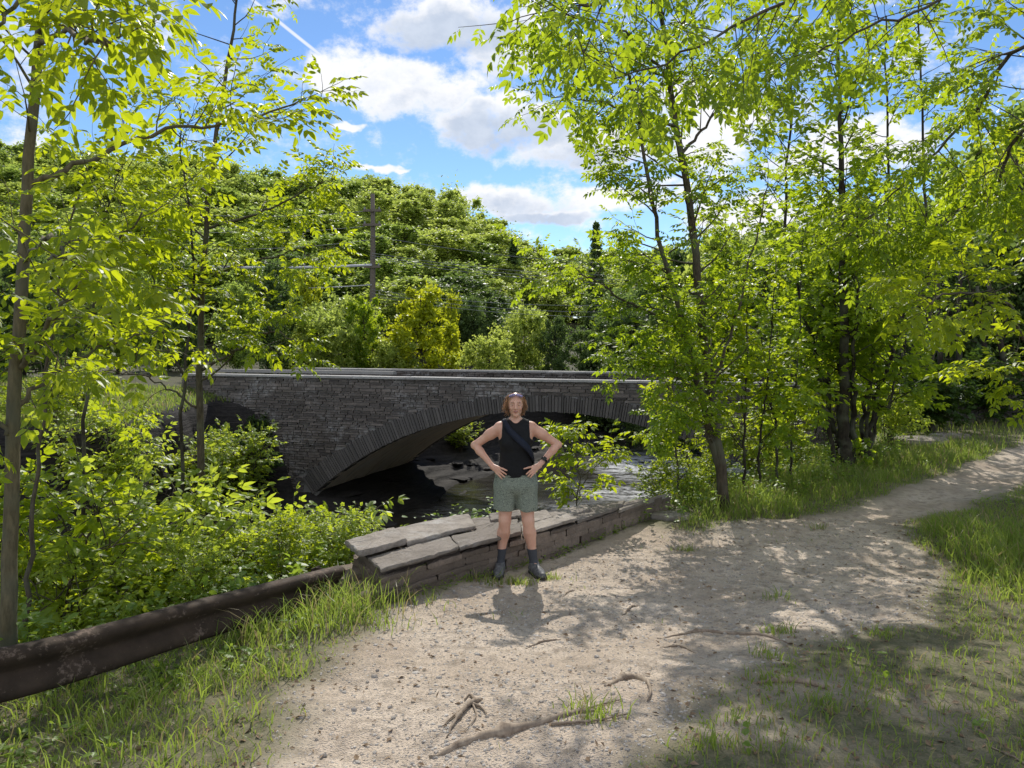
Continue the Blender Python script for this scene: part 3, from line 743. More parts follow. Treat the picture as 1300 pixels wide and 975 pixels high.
# multi-stemmed clump
b = at(1080, 606, 13.2); b[2] = gz(b[0], b[1]) - .05
stems = []; r_ = np.random.default_rng(5)
for i, (x0, x1, top, rr) in enumerate([(1068, 1000, 300, .05), (1075, 1062, -30, .11), (1083, 1090, 220, .045), (1090, 1130, 270, .04), (1072, 1030, 340, .04), (1085, 1070, 330, .04), (1095, 1165, 300, .045), (1062, 985, 430, .035), (1100, 1110, 380, .03), (1078, 1045, 200, .05), (1104, 1150, 430, .03)]):
    D0 = 13.2 + r_.uniform(-.4, .4)
    stems.append(L([at(x0, 606, D0), at(x0 + (x1 - x0) * .2, 520, D0), at(x0 + (x1 - x0) * .55, 606 - (606 - top) * .55, D0 + r_.uniform(-.5, .5)), at(x1, top, D0 + r_.uniform(-.8, .8))], (rr * 1.35, .014), t0=.45, nb=15 if i != 1 else 34, L=1.15 if i != 1 else 1.5, tw=4 if i != 1 else 5, lf=4, TL=.32, up=.06, jit=.025))
tree('multi_stem_tree', 'dense clump of many dark stems growing from one base beside the path', 'tree', b, stems, 22, 'leaf_mid', TS8, .22, 'bark_dark')
# thin upright saplings beside the twin tree
for k, (px, D0, pts_) in enumerate(((862, 10.7, [(858, 560), (850, 500), (846, 440)]), (905, 11.9, [(898, 540), (900, 470), (905, 400)]), (880, 11.6, [(872, 560), (868, 480), (860, 400)]))):
    b = at(px, 640, D0); b[2] = gz(b[0], b[1]) - .1
    tree('sapling', ['bright leafy sapling left of the twin stemmed tree', 'leafy sapling hugging the trunks of the twin stemmed tree', 'bright sapling behind the left stem of the twin stemmed tree'][k], 'tree', b, [
        L([b] + [at(x_, y_, D0) for x_, y_ in pts_], (.02, .006), t0=.12, nb=13, L=.48, tw=3, TL=.2, lf=4, up=.03)], 80 + k, 'leaf_bright', TP8, .17, 'bark')
for k, (px, top, D0, tx) in enumerate(((945, 380, 10.6, 950), (965, 330, 10.9, 985), (985, 420, 11.2, 965), (1004, 300, 11.6, 1020))):
    b = at(px, 640, D0); b[2] = gz(b[0], b[1]) - .05
    tree('sapling', ['thin dark sapling nearest the twin stemmed tree', 'slender tall sapling between the twin stemmed tree and the clump', 'short leaning sapling between the twin stemmed tree and the clump', 'tallest slim sapling left of the many stemmed clump'][k], 'tree', b, [
        L([b, at(px, 560, D0), at((px + tx) / 2, 480, D0), at(tx, top, D0)], (.024, .007), t0=.25, nb=18, L=.75, tw=3, lf=4, up=.04)], 30 + k, ['leaf_bright', 'leaf_mid'][k % 2], TS8, .19, 'bark_dark', group='saplings right of the twin stemmed tree')
# overhanging tree standing off to the right: limbs reach over the path
b = np.array([5.6, 5.2, gz(5.6, 5.2) - .05])
T = lambda px, py, D: at(px, py, D)
tree('overhanging_tree', 'tree outside the right edge whose drooping limbs hang over the path', 'tree', b, [
    L([b, b + [0, 0, 1.5], b + [-.1, .1, 3], b + [-.1, .2, 5], b + [0, .2, 6.5]], (.14, .05), t0=.55, nb=6, L=1.4, sides=12),
    L([b + [-.1, .1, 3.4], T(1320, 60, 6.2), T(1240, 140, 6.6), T(1150, 230, 7.0), T(1090, 290, 7.2)], (.026, .005), t0=.25, nb=28, L=.85, tw=4, lf=4, up=-.02, ld=-.3),
    L([b + [-.1, .1, 2.9], T(1330, 160, 6.3), T(1262, 235, 6.8), T(1190, 290, 7.2), T(1100, 330, 7.6)], (.024, .005), t0=.25, nb=26, L=.8, tw=4, lf=4, up=-.02, ld=-.3),
    L([b + [-.1, .1, 4.2], T(1250, -60, 5.6), T(1080, -30, 5.2), T(950, 25, 4.9), T(850, 75, 4.7), T(780, 100, 4.5)], (.020, .004), t0=.3, nb=24, L=.6, tw=3, lf=3, TL=.2, up=-.04, ld=-.55),
    L([b + [-.1, .1, 3.8], T(1280, -20, 5.8), T(1150, 20, 5.6), T(1040, 60, 5.6), T(970, 90, 5.6)], (.018, .004), t0=.25, nb=20, L=.7, tw=3, lf=3, up=-.02, ld=-.4),
    L([b + [-.1, .1, 5.0], T(1100, -160, 5.0), T(900, -80, 4.6), T(760, 0, 4.3), T(720, 30, 4.2)], (.03, .006), t0=.35, nb=16, L=.5, tw=3, lf=3, up=-.05, ld=-.5),
], 23, 'leaf_mid', TP8, .165, 'bark')
b = np.array([6.1, 7.6, gz(6.1, 7.6) - .05])
tree('leaning_sapling', 'leafy sapling reaching in from the right edge above the tall grass', 'tree', b, [
    L([b, b + [0, 0, 1.2], T(1330, 330, 7.4), T(1290, 200, 7.2)], (.035, .01), t0=.3, nb=14, L=.8, tw=3, lf=4),
    L([b + [0, 0, 1.0], T(1310, 440, 7.0), T(1270, 380, 6.6), T(1200, 375, 6.2), T(1180, 385, 6)], (.02, .005), t0=.3, nb=10, L=.45, tw=3, TL=.2, lf=4),
    L([b + [0, 0, .9], T(1330, 500, 7.6), T(1290, 470, 7.6), T(1265, 460, 7.6)], (.018, .005), t0=.2, nb=6, L=.4, tw=3, TL=.2, lf=4),
], 24, 'leaf_bright', TP8, .2, 'bark')
for k, (px, D0, tx, top, nb_, r_0) in enumerate(((1184, 16.8, 1165, -40, 38, .07), (1420, 10.4, 1290, -160, 36, .08), (985, 14.5, 1010, 40, 34, .055), (1130, 15.5, 1125, 20, 38, .06))):
    b = at(px, 606, D0); b[2] = gz(b[0], b[1]) - .05
    tree('tall_tree', ['tall thin stemmed tree rising beyond the end of the grass', 'tall leafy tree leaning in from beyond the right edge', 'thin tall tree behind the slim saplings', 'slim tall tree right behind the many stemmed clump'][k], 'tree', b, [
        L([b, at(px, 480, D0), at((px + tx) / 2, 250, D0), at(tx, top, D0)], (r_0, .015), t0=.32, nb=nb_, L=1.45, tw=5, TL=.34, lf=4, up=.02, jit=.02),
        L([at(px, 420, D0), at(px - 40, 330, D0 - .4), at(px - 90, 250, D0 - .6)], (.02, .006), t0=.2, nb=10, L=.9, tw=4, lf=4)], 60 + k, ['leaf_mid', 'leaf_bright', 'leaf_mid', 'leaf_mid'][k], TS8, .2, 'bark_dark')
# sapling behind the wall at the person's side
b = at(726, 700, 9.6); b[2] = gz(b[0], b[1]) - .05
tree('sapling', 'bright green sapling behind the stone wall, right of the person', 'tree', b, [
    L([b, at(728, 660, 9.6), at(736, 610, 9.6), at(728, 570, 9.6), at(722, 540, 9.6)], (.014, .004), t0=.22, nb=17, L=.42, tw=3, TL=.15, lf=4, up=.0),
    L([at(732, 640, 9.6), at(745, 605, 9.5), at(765, 585, 9.4), at(778, 578, 9.4)], (.008, .003), t0=.4, nb=5, L=.25, tw=2, TL=.12, lf=4)], 25, 'leaf_bright', TP8b, .17, 'bark')

# ------------------------------------------------------------------ shrubs (prototypes copied)
def shrub_proto(seed, mat, h=1.0, n=9, tm=TS8, size=.13, nb=9, spread=.5):
    r = np.random.default_rng(seed); limbs = []
    for i in range(n):
        a = r.uniform(0, 2 * PI); s = r.uniform(.15, spread); hh = h * r.uniform(.6, 1.05)
        limbs.append(L([[0, 0, -.1], [math.cos(a) * s * .25, math.sin(a) * s * .25, hh * .4], [math.cos(a) * s * .7, math.sin(a) * s * .7, hh * .75], [math.cos(a) * s, math.sin(a) * s, hh]],
                       (.012, .004), t0=.18, nb=nb, L=.45 * h, tw=4, TL=.16, lf=4, up=.02, seg=12, sides=5))
    o = tree('leafy_shrub', 'shrub', 'shrub', (0, 0, 0), limbs, seed + 50, mat, tm, size, 'bark', woodname='stems', leafname='foliage')
    return o
P1 = shrub_proto(1, 'leaf_shrub', 1.0, 6, TS8, .095, nb=8)
P2 = shrub_proto(2, 'leaf_shrub', 1.0, 6, TP8b, .12, nb=6)
P3 = shrub_proto(3, 'leaf_bright', 1.0, 6, TS8, .09, nb=8)
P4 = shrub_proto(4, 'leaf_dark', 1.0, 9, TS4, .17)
usedp = set()
def put(proto, loc, s, label, group=None, rz=0, name=None, sz=1.0):
    o = proto if id(proto) not in usedp else copy_tree(proto)
    usedp.add(id(proto))
    o.location = [float(v) for v in loc]; o.scale = (s, s, s * sz); o.rotation_euler = (0, 0, rz); o['label'] = label
    if group: o['group'] = group
    if name: o.name = name
    return o
G1 = 'shrubs on the bank behind the guardrail'
for k, (px, D0, top, P_, lb) in enumerate(((20, 18.6, 500, P1, 'shrub on the far ledge at the left edge'), (70, 19.0, 478, P3, 'bright shrub on the far ledge behind the leftmost trunk'), (128, 18.4, 505, P2, 'shrub hanging over the rock face left of the straight young tree'), (300, 22, 520, P1, 'shrub on the ledge beside the left end of the bridge'), (100, 20.5, 455, P1, 'taller shrub further back on the far ledge'))):
    p = at(px, 600, D0); g = gz(p[0], p[1]); put(P_, (p[0], p[1], g - .05), float(np.clip((HC - (top - HY) / F * D0 - g) / 1.05, .8, 2.4)), lb, 'shrubs on the far ledge', rz=k * 1.9)
for k, (px, D0, top, P_, lb) in enumerate((
        (40, 6.6, 600, P3, 'bright bushy shrub beside the leftmost trunk'),
        (130, 7.6, 600, P1, 'pale green shrub in the middle of the left bank'),
        (105, 6.2, 690, P2, 'low leafy shrub right behind the guardrail at the left'),
        (215, 7.4, 640, P1, 'small leaved shrub in front of the straight young tree'),
        (190, 9.2, 570, P2, 'tall shrub on the bank reaching up to the dark rock ledge'),
        (300, 8.4, 600, P2, 'large leaved shrub between the straight young tree and the bridge foot'),
        (345, 7.6, 650, P1, 'fine leaved shrub leaning over the end of the guardrail'),
        (400, 8.4, 655, P3, 'bright small leaved shrub left of the stone wall'),
        (440, 7.5, 690, P1, 'low spreading shrub against the left end of the stone wall'),
        (255, 6.3, 735, P1, 'shrub brushing the middle of the guardrail'),
        (20, 9.5, 590, P2, 'green shrub behind the leftmost trunk'),
        (160, 6.6, 730, P3, 'low bright shrub touching the top of the guardrail'),
        (360, 6.9, 700, P3, 'low shrub at the right half of the guardrail'),
        (330, 9.6, 640, P1, 'shrub low on the bank under the bridge wing wall'),
        (75, 8.6, 640, P1, 'shrub deep on the slope left of the centre'))):
    p = at(px, 600, D0); g = gz(p[0], p[1]); ztop = HC - (top - HY) / F * D0
    s = max(.6, (ztop - g) / 1.12)
    put(P_, (p[0], p[1], g), min(s, 2.4), lb, G1, rz=k * 1.7, sz=1.0)
for k, (px, D0, s, P_, lb) in enumerate((
        (835, 10.1, .5, P3, 'low bright shrub at the right end of the stone wall'),
        (872, 11.0, .6, P2, 'leafy shrub at the foot of the twin stemmed tree'),
        (905, 11.6, .7, P3, 'bright shrub in the undergrowth behind the twin stemmed tree'),
        (1000, 14.0, .9, P1, 'shrub between the thin saplings and the clump'),
        (1128, 15.2, 1.0, P2, 'shrub at the right of the many stemmed clump'),
        (1050, 15.5, 1.5, P3, 'tall bright shrub behind the many stemmed clump'),
        (960, 12.2, 1.0, P1, 'rounded shrub on the bank edge before the river'),
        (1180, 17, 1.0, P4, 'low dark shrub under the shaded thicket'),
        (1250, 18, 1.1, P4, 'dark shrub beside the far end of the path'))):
    p = at(px, 600, D0); put(P_, (p[0], p[1], gz(p[0], p[1]) - .03), s * 1.15, lb, 'undergrowth shrubs right of the wall', rz=k * 2.1 + .5)
# shrubs under / beyond the arch
for k, (px, D0, top, P_, lb) in enumerate((
        (585, 33, 528, P1, 'sunlit shrub on the rocks seen under the left half of the arch'), (560, 36, 530, P2, 'leafy shrub beyond the arch near its left haunch'),
        (610, 38, 535, P1, 'shrub hanging on the dark bank behind the person'),
        (330, 24.5, 560, P4, 'dark shrub at the foot of the bridge wing wall'), (270, 21, 540, P1, 'grey green shrub on the rock ledge left of the bridge'), (300, 23.5, 560, P4, 'dark trailing shrub in the corner of the wing wall'))):
    p = at(px, 600, D0); g = gz(p[0], p[1]); zt = HC - (top - HY) / F * D0
    put(P_, (p[0], p[1], g - .05), float(np.clip((zt - g) / 1.1, .7, 2.6)), lb, 'shrubs around the bridge', rz=k * 1.3)

# ------------------------------------------------------------------ distant trees (prototypes with shared meshes)
def far_proto(seed, mat, H=10., W=3.4, n=9000, leaf=.34, kind='round', bark='bark_dark', crown0=.18, lobes=26):
    r = np.random.default_rng(seed); root = empty('broadleaf_tree', (0, 0, 0), 'tree', 'tree')
    mb = MB(); mb.tube(smooth_path([[0, 0, -.5], [.1, 0, H * .3], [0, .1, H * .6], [.05, 0, H * .93]], 9), np.linspace(H * .02, .03, 9), 7)
    C, Rr = [], []
    for i in range(lobes):
        t = (i + .5) / lobes; z = H * (crown0 + (1 - crown0) * np.clip(t + (r.uniform(-.07, .07) if kind != 'cone' else 0), 0, 1) * .93)
        if kind == 'round': w = W * math.sin(PI * min(1, (t * .80 + .14))) ** .42
        elif kind == 'cone': w = W * (1 - t) ** .85 + .15
        else: w = W * (.55 + .45 * math.sin(PI * t))
        a = i * 2.4 + r.uniform(-.5, .5); q = w * r.uniform(.15, 1.05)
        if kind == 'cone': q = w * .55
        c = np.array([math.cos(a) * q, math.sin(a) * q, z]); C.append(c); Rr.append((r.uniform(.13, .40) if kind != 'cone' else r.uniform(.26, .4)) * W * (1 - .25 * t if kind != 'cone' else 1 - .75 * t))
        b0 = np.array([0, 0, z * .72]); mb.tube(smooth_path([b0, b0 * .5 + c * .5 + [0, 0, -.2], c], 5), np.linspace(H * .006, .015, 5), 4)
    mb.build('trunk', M[bark], root, True)
    C = np.array(C); Rr = np.array(Rr); k = r.integers(0, lobes, n)
    d = r.normal(0, 1, (n, 3)); d /= np.linalg.norm(d, axis=1, keepdims=True); rad = Rr[k] * np.abs(r.normal(0, .55, n) + .55) * 1.05
    flat = .42 if kind == 'cone' else (1.25 if H > 10 else .9)
    sub = r.normal(0, 1, (lobes, 7, 3)); sub /= np.linalg.norm(sub, axis=2, keepdims=True)
    g_ = sub[k, r.integers(0, 7, n)]; d = d * .8 + g_ * .3   # clustered lumps leave gaps between
    pos = C[k] + d * rad[:, None] * np.array([1, 1, flat])
    dirs = r.normal(0, 1, (n, 3)) + d * .8; dirs[:, 2] -= .1
    if kind != 'cone': pos[:, 2] += np.where(r.uniform(0, 1, n) < .10, np.abs(r.normal(0, .35, n)) * H * .06, 0)
    nr = r.normal(0, .8, (n, 3)) + d * .7 + np.array([0, 0, .7])
    scatter([T_diamond(.34, .08, .06), T_diamond(.42, .1, .1)], pos, dirs, nr, leaf * r.uniform(.6, 1.3, n), r, 'crown', M[mat], root)
    return root
FA = [far_proto(101, 'hill_a', 11, 3.9, 17000, .36, lobes=70), far_proto(102, 'hill_a', 12, 3.4, 16000, .35, 'oval', lobes=70), far_proto(103, 'hill_b', 11, 3.9, 17000, .36, lobes=70), far_proto(104, 'hill_b', 12, 3.2, 16000, .35, 'oval', lobes=70)]
FC = far_proto(105, 'hill_c', 13, 2.5, 14000, .26, 'cone', crown0=.08, lobes=70)
FY = far_proto(106, 'hill_y', 6, 1.9, 9000, .22, 'round', crown0=.05, lobes=48)
FG = far_proto(107, 'leaf_mid', 6, 1.7, 8500, .22, 'oval', crown0=.05, lobes=44)
FS = far_proto(108, 'hill_a', 4, 2.3, 9000, .21, 'round', crown0=.0, lobes=44)
FD = far_proto(109, 'hill_c', 8, 3.0, 16000, .22, 'round', crown0=.08, lobes=56)
HF = {'11': 11}
protoH = {id(FA[0]): 11, id(FA[1]): 12, id(FA[2]): 11, id(FA[3]): 12, id(FC): 13, id(FY): 6, id(FG): 6, id(FS): 4, id(FD): 8}
def plant(P_, px, D0, top, label, group=None, name=None, wid=1.0, rz=0):
    x = (px - CX) / F * D0; g = gz(x, D0); zt = HC - (top - HY) / F * D0
    s = max(.35, (zt - g) / protoH[id(P_)])
    o = put(P_, (x, D0, g - .1), s, label, group, rz, name); o.scale = (s * wid, s * wid, s); return o
# distinct trees behind the bridge
GB = 'small trees and bushes along the road behind the bridge'
plant(FY, 533, 41, 362, 'glowing yellow green bushy tree behind the bridge parapet', GB, wid=1.1)
plant(FG, 462, 40, 372, 'saturated dark green upright tree left of the yellow tree', GB, wid=.75)
plant(FS, 405, 39, 390, 'olive bushy tree at the left end of the parapet', GB)
plant(FY, 573, 46, 372, 'slender yellow green tree right of the brightest yellow tree', GB, wid=.5, rz=1)
plant(FS, 622, 40, 425, 'low rounded light green bush behind the parapet above the person', GB, rz=2)
plant(FS, 500, 40, 430, 'low light bush at the foot of the yellow tree', GB, rz=3)
plant(FS, 665, 46, 388, 'pale green tree leaning right of the rounded bush', GB, rz=4, wid=.8)
plant(FS, 430, 44, 375, 'light green tree behind the saturated dark green tree', GB, rz=5, wid=.9)
plant(FY, 388, 46, 345, 'thin yellowish tree left of the utility pole', GB, rz=2, wid=.7)
plant(FD, 705, 44, 400, 'dark rounded tree behind the right half of the parapet', GB, wid=.8)
plant(FD, 745, 42, 415, 'darkest low tree beside the twin stemmed tree', GB, rz=2, wid=.8)
plant(FD, 800, 43, 370, 'dark tree directly behind the right end of the parapet', GB, rz=3)
plant(FD, 600, 50, 375, 'dark tree in the gap behind the yellow trees', GB, rz=4, wid=.7)
plant(FC, 757, 72, 272, 'dark conifer pointing above the broadleaf crowns', 'conifers on the hillside', name='conifer_tree', wid=.75)
plant(FC, 652, 78, 296, 'grey green conifer at the right foot of the hill crest', 'conifers on the hillside', name='conifer_tree', rz=1, wid=1.2)
# hillside wood, tree by tree
r = np.random.default_rng(77)
sky_px = [-120, 0, 120, 250, 330, 400, 480, 545, 600, 640, 680, 760, 850, 1000, 1200, 1420]
sky_y = [175, 184, 194, 208, 215, 224, 222, 240, 258, 288, 316, 322, 315, 300, 290, 280]
cnt = 0
for D0, stepx, drop in ((104, 44, -4), (96, 46, 8), (86, 48, 26), (77, 52, 48), (68, 58, 75), (60, 66, 100), (52, 78, 118)):
    px = -130 + r.uniform(0, 30)
    while px < 1430:
        D1 = D0 + r.uniform(-3, 3); top = np.interp(px, sky_px, sky_y) + drop + r.uniform(-5, 7)
        w = r.uniform(0, 1); P_ = FA[0] if w < .3 else FA[1] if w < .55 else FA[2] if w < .8 else FA[3]
        if drop >= 100 and r.uniform() < .4: P_ = FD
        if drop >= 75 and r.uniform() < .03: P_ = FC
        x = (px - CX) / F * D1; g = gz(x, D1); zt = HC - (top - HY) / F * D1
        if abs(px - 473) < 30 and D1 < 60: px += stepx; continue
        if zt - g > 3.5:
            ng = {id(FC): 'conifers on the hillside', id(FD): 'dark trees low on the hillside'}.get(id(P_), 'broadleaf trees on the wooded hillside')
            lb = {id(FC): 'dark narrow conifer among the broadleaf trees of the hillside', id(FD): 'dark rounded tree in the shade low on the wooded hillside',
                  id(FA[0]): 'light olive green rounded tree on the wooded hillside', id(FA[1]): 'light olive green tall oval tree on the wooded hillside',
                  id(FA[2]): 'mid green rounded tree on the wooded hillside', id(FA[3]): 'mid green tall oval tree on the wooded hillside'}[id(P_)]
            o = plant(P_, px, D1, top, lb, ng, name='conifer_tree' if P_ is FC else 'broadleaf_tree', wid=float(np.clip(13.0 / max(zt - g, 4), 1.15, 2.1)), rz=r.uniform(0, 6))
            cnt += 1
        px += stepx * r.uniform(.8, 1.2)
# left bank trees beyond the river, dark
GL = 'dark trees on the far bank at the left'
for k, (px, D0, top, P_, w) in enumerate(((-60, 24, 250, FD, .9), (30, 27, 300, FD, .8), (95, 24, 380, FD, .6), (150, 31, 330, FA[2], .8), (230, 34, 350, FD, .8), (300, 33, 370, FA[3], .8), (340, 38, 330, FD, .8))):
    plant(P_, px, D0, top, ['dark tree at the far left edge beyond the river', 'dark tree behind the leftmost trunk', 'low dark tree above the rock ledge', 'mid green tree behind the grassy ledge', 'dark tree behind the straight young tree', 'mid green tree behind the bridge wing wall', 'dark tree behind the left end of the bridge'][k], GL, wid=w, rz=k)
# right bank: shaded thicket at the end of the path
GR = 'trees of the shaded thicket at the end of the path'
for k, (px, D0, top, P_, w) in enumerate(((1130, 23, 330, FD, .8), (1200, 21, 300, FD, .8), (1275, 22, 260, FD, .9), (1350, 20, 220, FD, .9), (1170, 29, 250, FA[2], .8), (1250, 30, 180, FA[3], .9), (1330, 27, 120, FA[2], .9), (1080, 30, 250, FA[3], .8), (1000, 33, 280, FA[2], .8), (930, 35, 290, FA[0], .8), (1030, 24, 330, FD, .7), (870, 38, 310, FD, .8))):
    plant(P_, px, D0, top, ['dark tree at the left side of the shaded thicket', 'dark tree in the middle of the shaded thicket', 'dark tree at the right of the shaded thicket', 'dark tree at the right edge of the photo behind the path', 'mid green tree rising behind the thicket', 'tall mid green oval tree behind the thicket', 'tall mid green tree near the top right', 'oval tree behind the many stemmed clump', 'rounded tree left behind the many stemmed clump', 'light tree behind the twin stemmed tree', 'low dark tree behind the many stemmed clump', 'dark tree behind the right end of the bridge'][k], GR, wid=w, rz=k * 1.3 + 2)
for k, px in enumerate((1135, 1150, 1163, 1178, 1190, 1204, 1216, 1232, 1243, 1258, 1270, 1290)):
    D0 = 18.5 + (k * 37 % 11) * .25; p = at(px, 600, D0); g = gz(p[0], p[1])
    mb = MB(); rr = np.random.default_rng(200 + k); h = rr.uniform(3.0, 4.2)
    q = sub_branch(rr, [0, 0, -.1], [rr.uniform(-.08, .08), 0, 1], h, 9, .05, .05); mb.tube(q, np.linspace(rr.uniform(.05, .11), .04, 10), 8)
    for j in range(6):
        u = rr.integers(3, 9); bb = sub_branch(rr, q[u], [rr.uniform(-1, 1), rr.uniform(-1, 1), rr.uniform(-.1, .6)], rr.uniform(.5, 1.2), 5, 0, .15); mb.tube(bb, np.linspace(.02, .005, 6), 4)
    e = mb.build('bare_trunk', M['bark_dark'], None, True); e.location = (p[0], p[1], g)
    tag(e, 'bare shaded trunk in the dark thicket at the end of the path', 'tree', 'bare trunks in the shaded thicket')
#@@PART2
# ------------------------------------------------------------------ low stone wall
WF = smooth_path(np.array([(-1.06, 6.22, 0), (-.76, 6.56, 0), (-.36, 7.04, 0), (0, 7.40, 0), (.5, 7.97, 0), (1.0, 8.6, 0), (1.5, 9.25, 0), (1.85, 9.75, 0)]), 60)[:, :2]
WK = smooth_path(np.array([(-1.42, 6.92, 0), (-1.08, 7.42, 0), (-.57, 7.93, 0), (0, 8.25, 0), (.40, 8.58, 0), (.98, 9.0, 0), (1.66, 9.52, 0), (2.05, 9.95, 0)]), 60)[:, :2]
WS = np.concatenate([[0], np.cumsum(np.linalg.norm(np.diff(WF, axis=0), axis=1))]); WL = WS[-1]
WP = WF; WN = (WK - WF) / .84
def wl(s, w):
    if s < 0: e = (WF[1] - WF[0]) / WS[1] * s
    else: e = 0
    f = np.array([np.interp(s, WS, WF[:, 0]), np.interp(s, WS, WF[:, 1])]); k = np.array([np.interp(s, WS, WK[:, 0]), np.interp(s, WS, WK[:, 1])])
    return f + (k - f) * w / .84 + e
wall_h = lambda s: .40 - .040 * s
wall = empty('low_stone_wall', (*wl(WL / 2, .4), gz(*wl(WL / 2, .4))), 'low dry stone wall with flat flagstone top behind the person', 'stone wall')
woff = np.array(wall.location)
rw = np.random.default_rng(9)
def slab(mb, s0, s1, w0, w1, z0, z1, rng, attr, edge=.02, n=7, tilt=0.0):
    "a flagstone: irregular outline, rough top, undercut edge"
    m = n; loop = []
    for k in range(m): loop.append((s0 + (s1 - s0) * k / m, w0))
    k2 = max(3, int(m * abs(w1 - w0) / max(.05, abs(s1 - s0))))
    for k in range(k2): loop.append((s1, w0 + (w1 - w0) * k / k2))
    for k in range(m): loop.append((s1 - (s1 - s0) * k / m, w1))
    for k in range(k2): loop.append((s0, w1 - (w1 - w0) * k / k2))
    loop = np.array(loop) + rng.uniform(-edge, edge, (len(loop), 2)); c = loop.mean(0)
    corner = lambda q, f: c + (q - c) * f
    rings = []
    for (f, z) in ((.97, z0), (1.0, z0 + (z1 - z0) * .35), (.995, z0 + (z1 - z0) * .8), (.965, z1), (.6, z1 + .003)):
        L_ = corner(loop, f); P = np.array([[*wl(a, b), 0] for a, b in L_])
        P[:, 2] = z + rng.uniform(-.004, .004, len(P)) + tilt * (L_[:, 0] - c[0]) + .005 * fbm(P[:, 0] * 7, P[:, 1] * 7, seed=3)
        rings.append(P)
    cen = np.array([[*wl(*c), z1 + .002]]); V = np.concatenate(rings + [cen]) - woff; k = len(loop)
    i = np.arange(k); j = (i + 1) % k; q = np.concatenate([np.stack([a * k + i, a * k + j, (a + 1) * k + j, (a + 1) * k + i], -1) for a in range(4)])
    t = np.stack([4 * k + i, 4 * k + j, np.full(k, 5 * k)], -1)
    mb.add(V, [q, t], attr)
# face courses
mb = MB()
for wface, dep in ((.0, .22), (.84, -.2)):
    lay = [(-.12, .02), (.02, .10), (.10, .145), (.145, .215), (.215, .26)]
    for (a, b_) in lay:
        s = rw.uniform(-.1, 0)
        while s < WL:
            ln = rw.uniform(.25, .8); e_ = min(s + ln, WL); 
            if e_ - max(s, 0) > .06:
                top = min(b_, wall_h(s) - .065)
                g0 = 0.0
                base = gz(*wl((s + e_) / 2, 0)) * .5
                pr = rw.uniform(-.03, .03)
                slab(mb, max(s, 0) + .004, e_ - .004, wface + pr, wface + dep, a, top + .0, rw, rw.uniform(0, 1), .010, 6)
            s = e_ if e_ < WL else WL + 1
mb.build('wall_face', M['wallrock'], wall)
mb = MB(); 
for s in np.arange(.15, WL - .1, .3): slab(mb, s - .14, s + .17, .10, .76, -.2, wall_h(s) - .075, rw, .3, .01, 4)
slab(mb, -.02, .14, .06, .8, -.2, .26, rw, .4, .02, 3)
mb.build('wall_core', M['wallrock'], wall)
# end stones at the left end
for (s0, s1, w0, w1, z0, z1) in ((-.22, .02, .02, .42, -.2, .16), (-.25, -.0, .45, .85, -.25, .2)):
    mb = MB(); slab(mb, s0, s1, w0, w1, z0, z1, rw, .5, .03, 4); mb.build('end_stone', M['wallrock'], wall)
caps = []
s = .0
while s < WL - .1:          # front row
    ln = rw.uniform(.5, .95); e_ = min(s + ln, WL) if s + ln < WL - .3 else WL
    low = .035 if s < .75 else 0
    caps.append((s, e_, -.03 + rw.uniform(-.02, .02), rw.uniform(.34, .46), wall_h(s) - .05 - low, wall_h((s + e_) / 2) - low)); s = e_
s = -.1
while s < WL - .1:          # back row
    ln = rw.uniform(.35, .8); e_ = min(s + ln, WL) if s + ln < WL - .3 else WL
    low = -.02 if s < 1.0 else 0
    caps.append((s, e_, rw.uniform(.33, .38), rw.uniform(.82, .90), wall_h(s) - .045 - low - .01, wall_h((s + e_) / 2) - low + rw.uniform(.0, .008))); s = e_
caps += [(1.35, 1.75, .55, .84, .350, .375)]
for c in caps:
    mb = MB(); slab(mb, c[0] + .003, c[1] - .003, *c[2:], rw, rw.uniform(0, 1), .008, 14, rw.uniform(-.006, .006)); mb.build('cap_stone', M['cap'], wall)

# ------------------------------------------------------------------ guardrail
ga, gb = at(-330, 905, 3.35), at(0, 862, 3.98); gc = at(437, 739, 6.3)
gpts = np.array([ga + (ga - gb) * .3, ga, gb, (gb + gc) / 2 + [0, 0, .0], gc]); gpts = smooth_path(gpts, 40)
rail = empty('guardrail', (gb[0], gb[1], gz(gb[0] - .3, gb[1])), 'rusty brown steel guardrail beam slanting across the lower left corner', 'guardrail'); ro = np.array(rail.location)
hh = np.array([-.155, -.148, -.125, -.09, -.055, -.02, .0, .02, .055, .09, .125, .148, .155]); pr = np.array([.035, .012, .002, .0, .012, .03, .036, .03, .012, -.004, -.006, .012, .045])
tg = np.gradient(gpts, axis=0); tg /= np.linalg.norm(tg, axis=1, keepdims=True)
side = np.cross(tg, [0, 0, 1.]); side /= np.linalg.norm(side, axis=1, keepdims=True)   # to the right = toward path
upv = np.cross(side, tg)
hs = np.linspace(.98, .80, 40)[:, None, None]
rib = gpts[:, None, :] + upv[:, None, :] * hh[None, :, None] * hs - side[:, None, :] * pr[None, :, None] * 1.5
k = len(hh); back = rib - side[:, None, :] * .012
V = np.concatenate([rib.reshape(-1, 3), back.reshape(-1, 3)]) - ro; N_ = 40 * k
i = (np.arange(39)[:, None] * k + np.arange(k - 1)[None]).ravel(); q = np.stack([i, i + 1, i + k + 1, i + k], -1)
e1 = np.arange(39) * k; q2 = np.stack([e1, e1 + k, e1 + k + N_, e1 + N_], -1); e2 = e1 + k - 1; q3 = np.stack([e2, e2 + N_, e2 + k + N_, e2 + k], -1)
j = np.arange(k - 1) + 39 * k; q4 = np.stack([j, j + 1, j + 1 + N_, j + N_], -1)
me = mesh_arrays('beam', V, [np.concatenate([q, q[:, ::-1] + N_, q2, q3, q4])], True); obj('beam', me, M['steel'], rail)
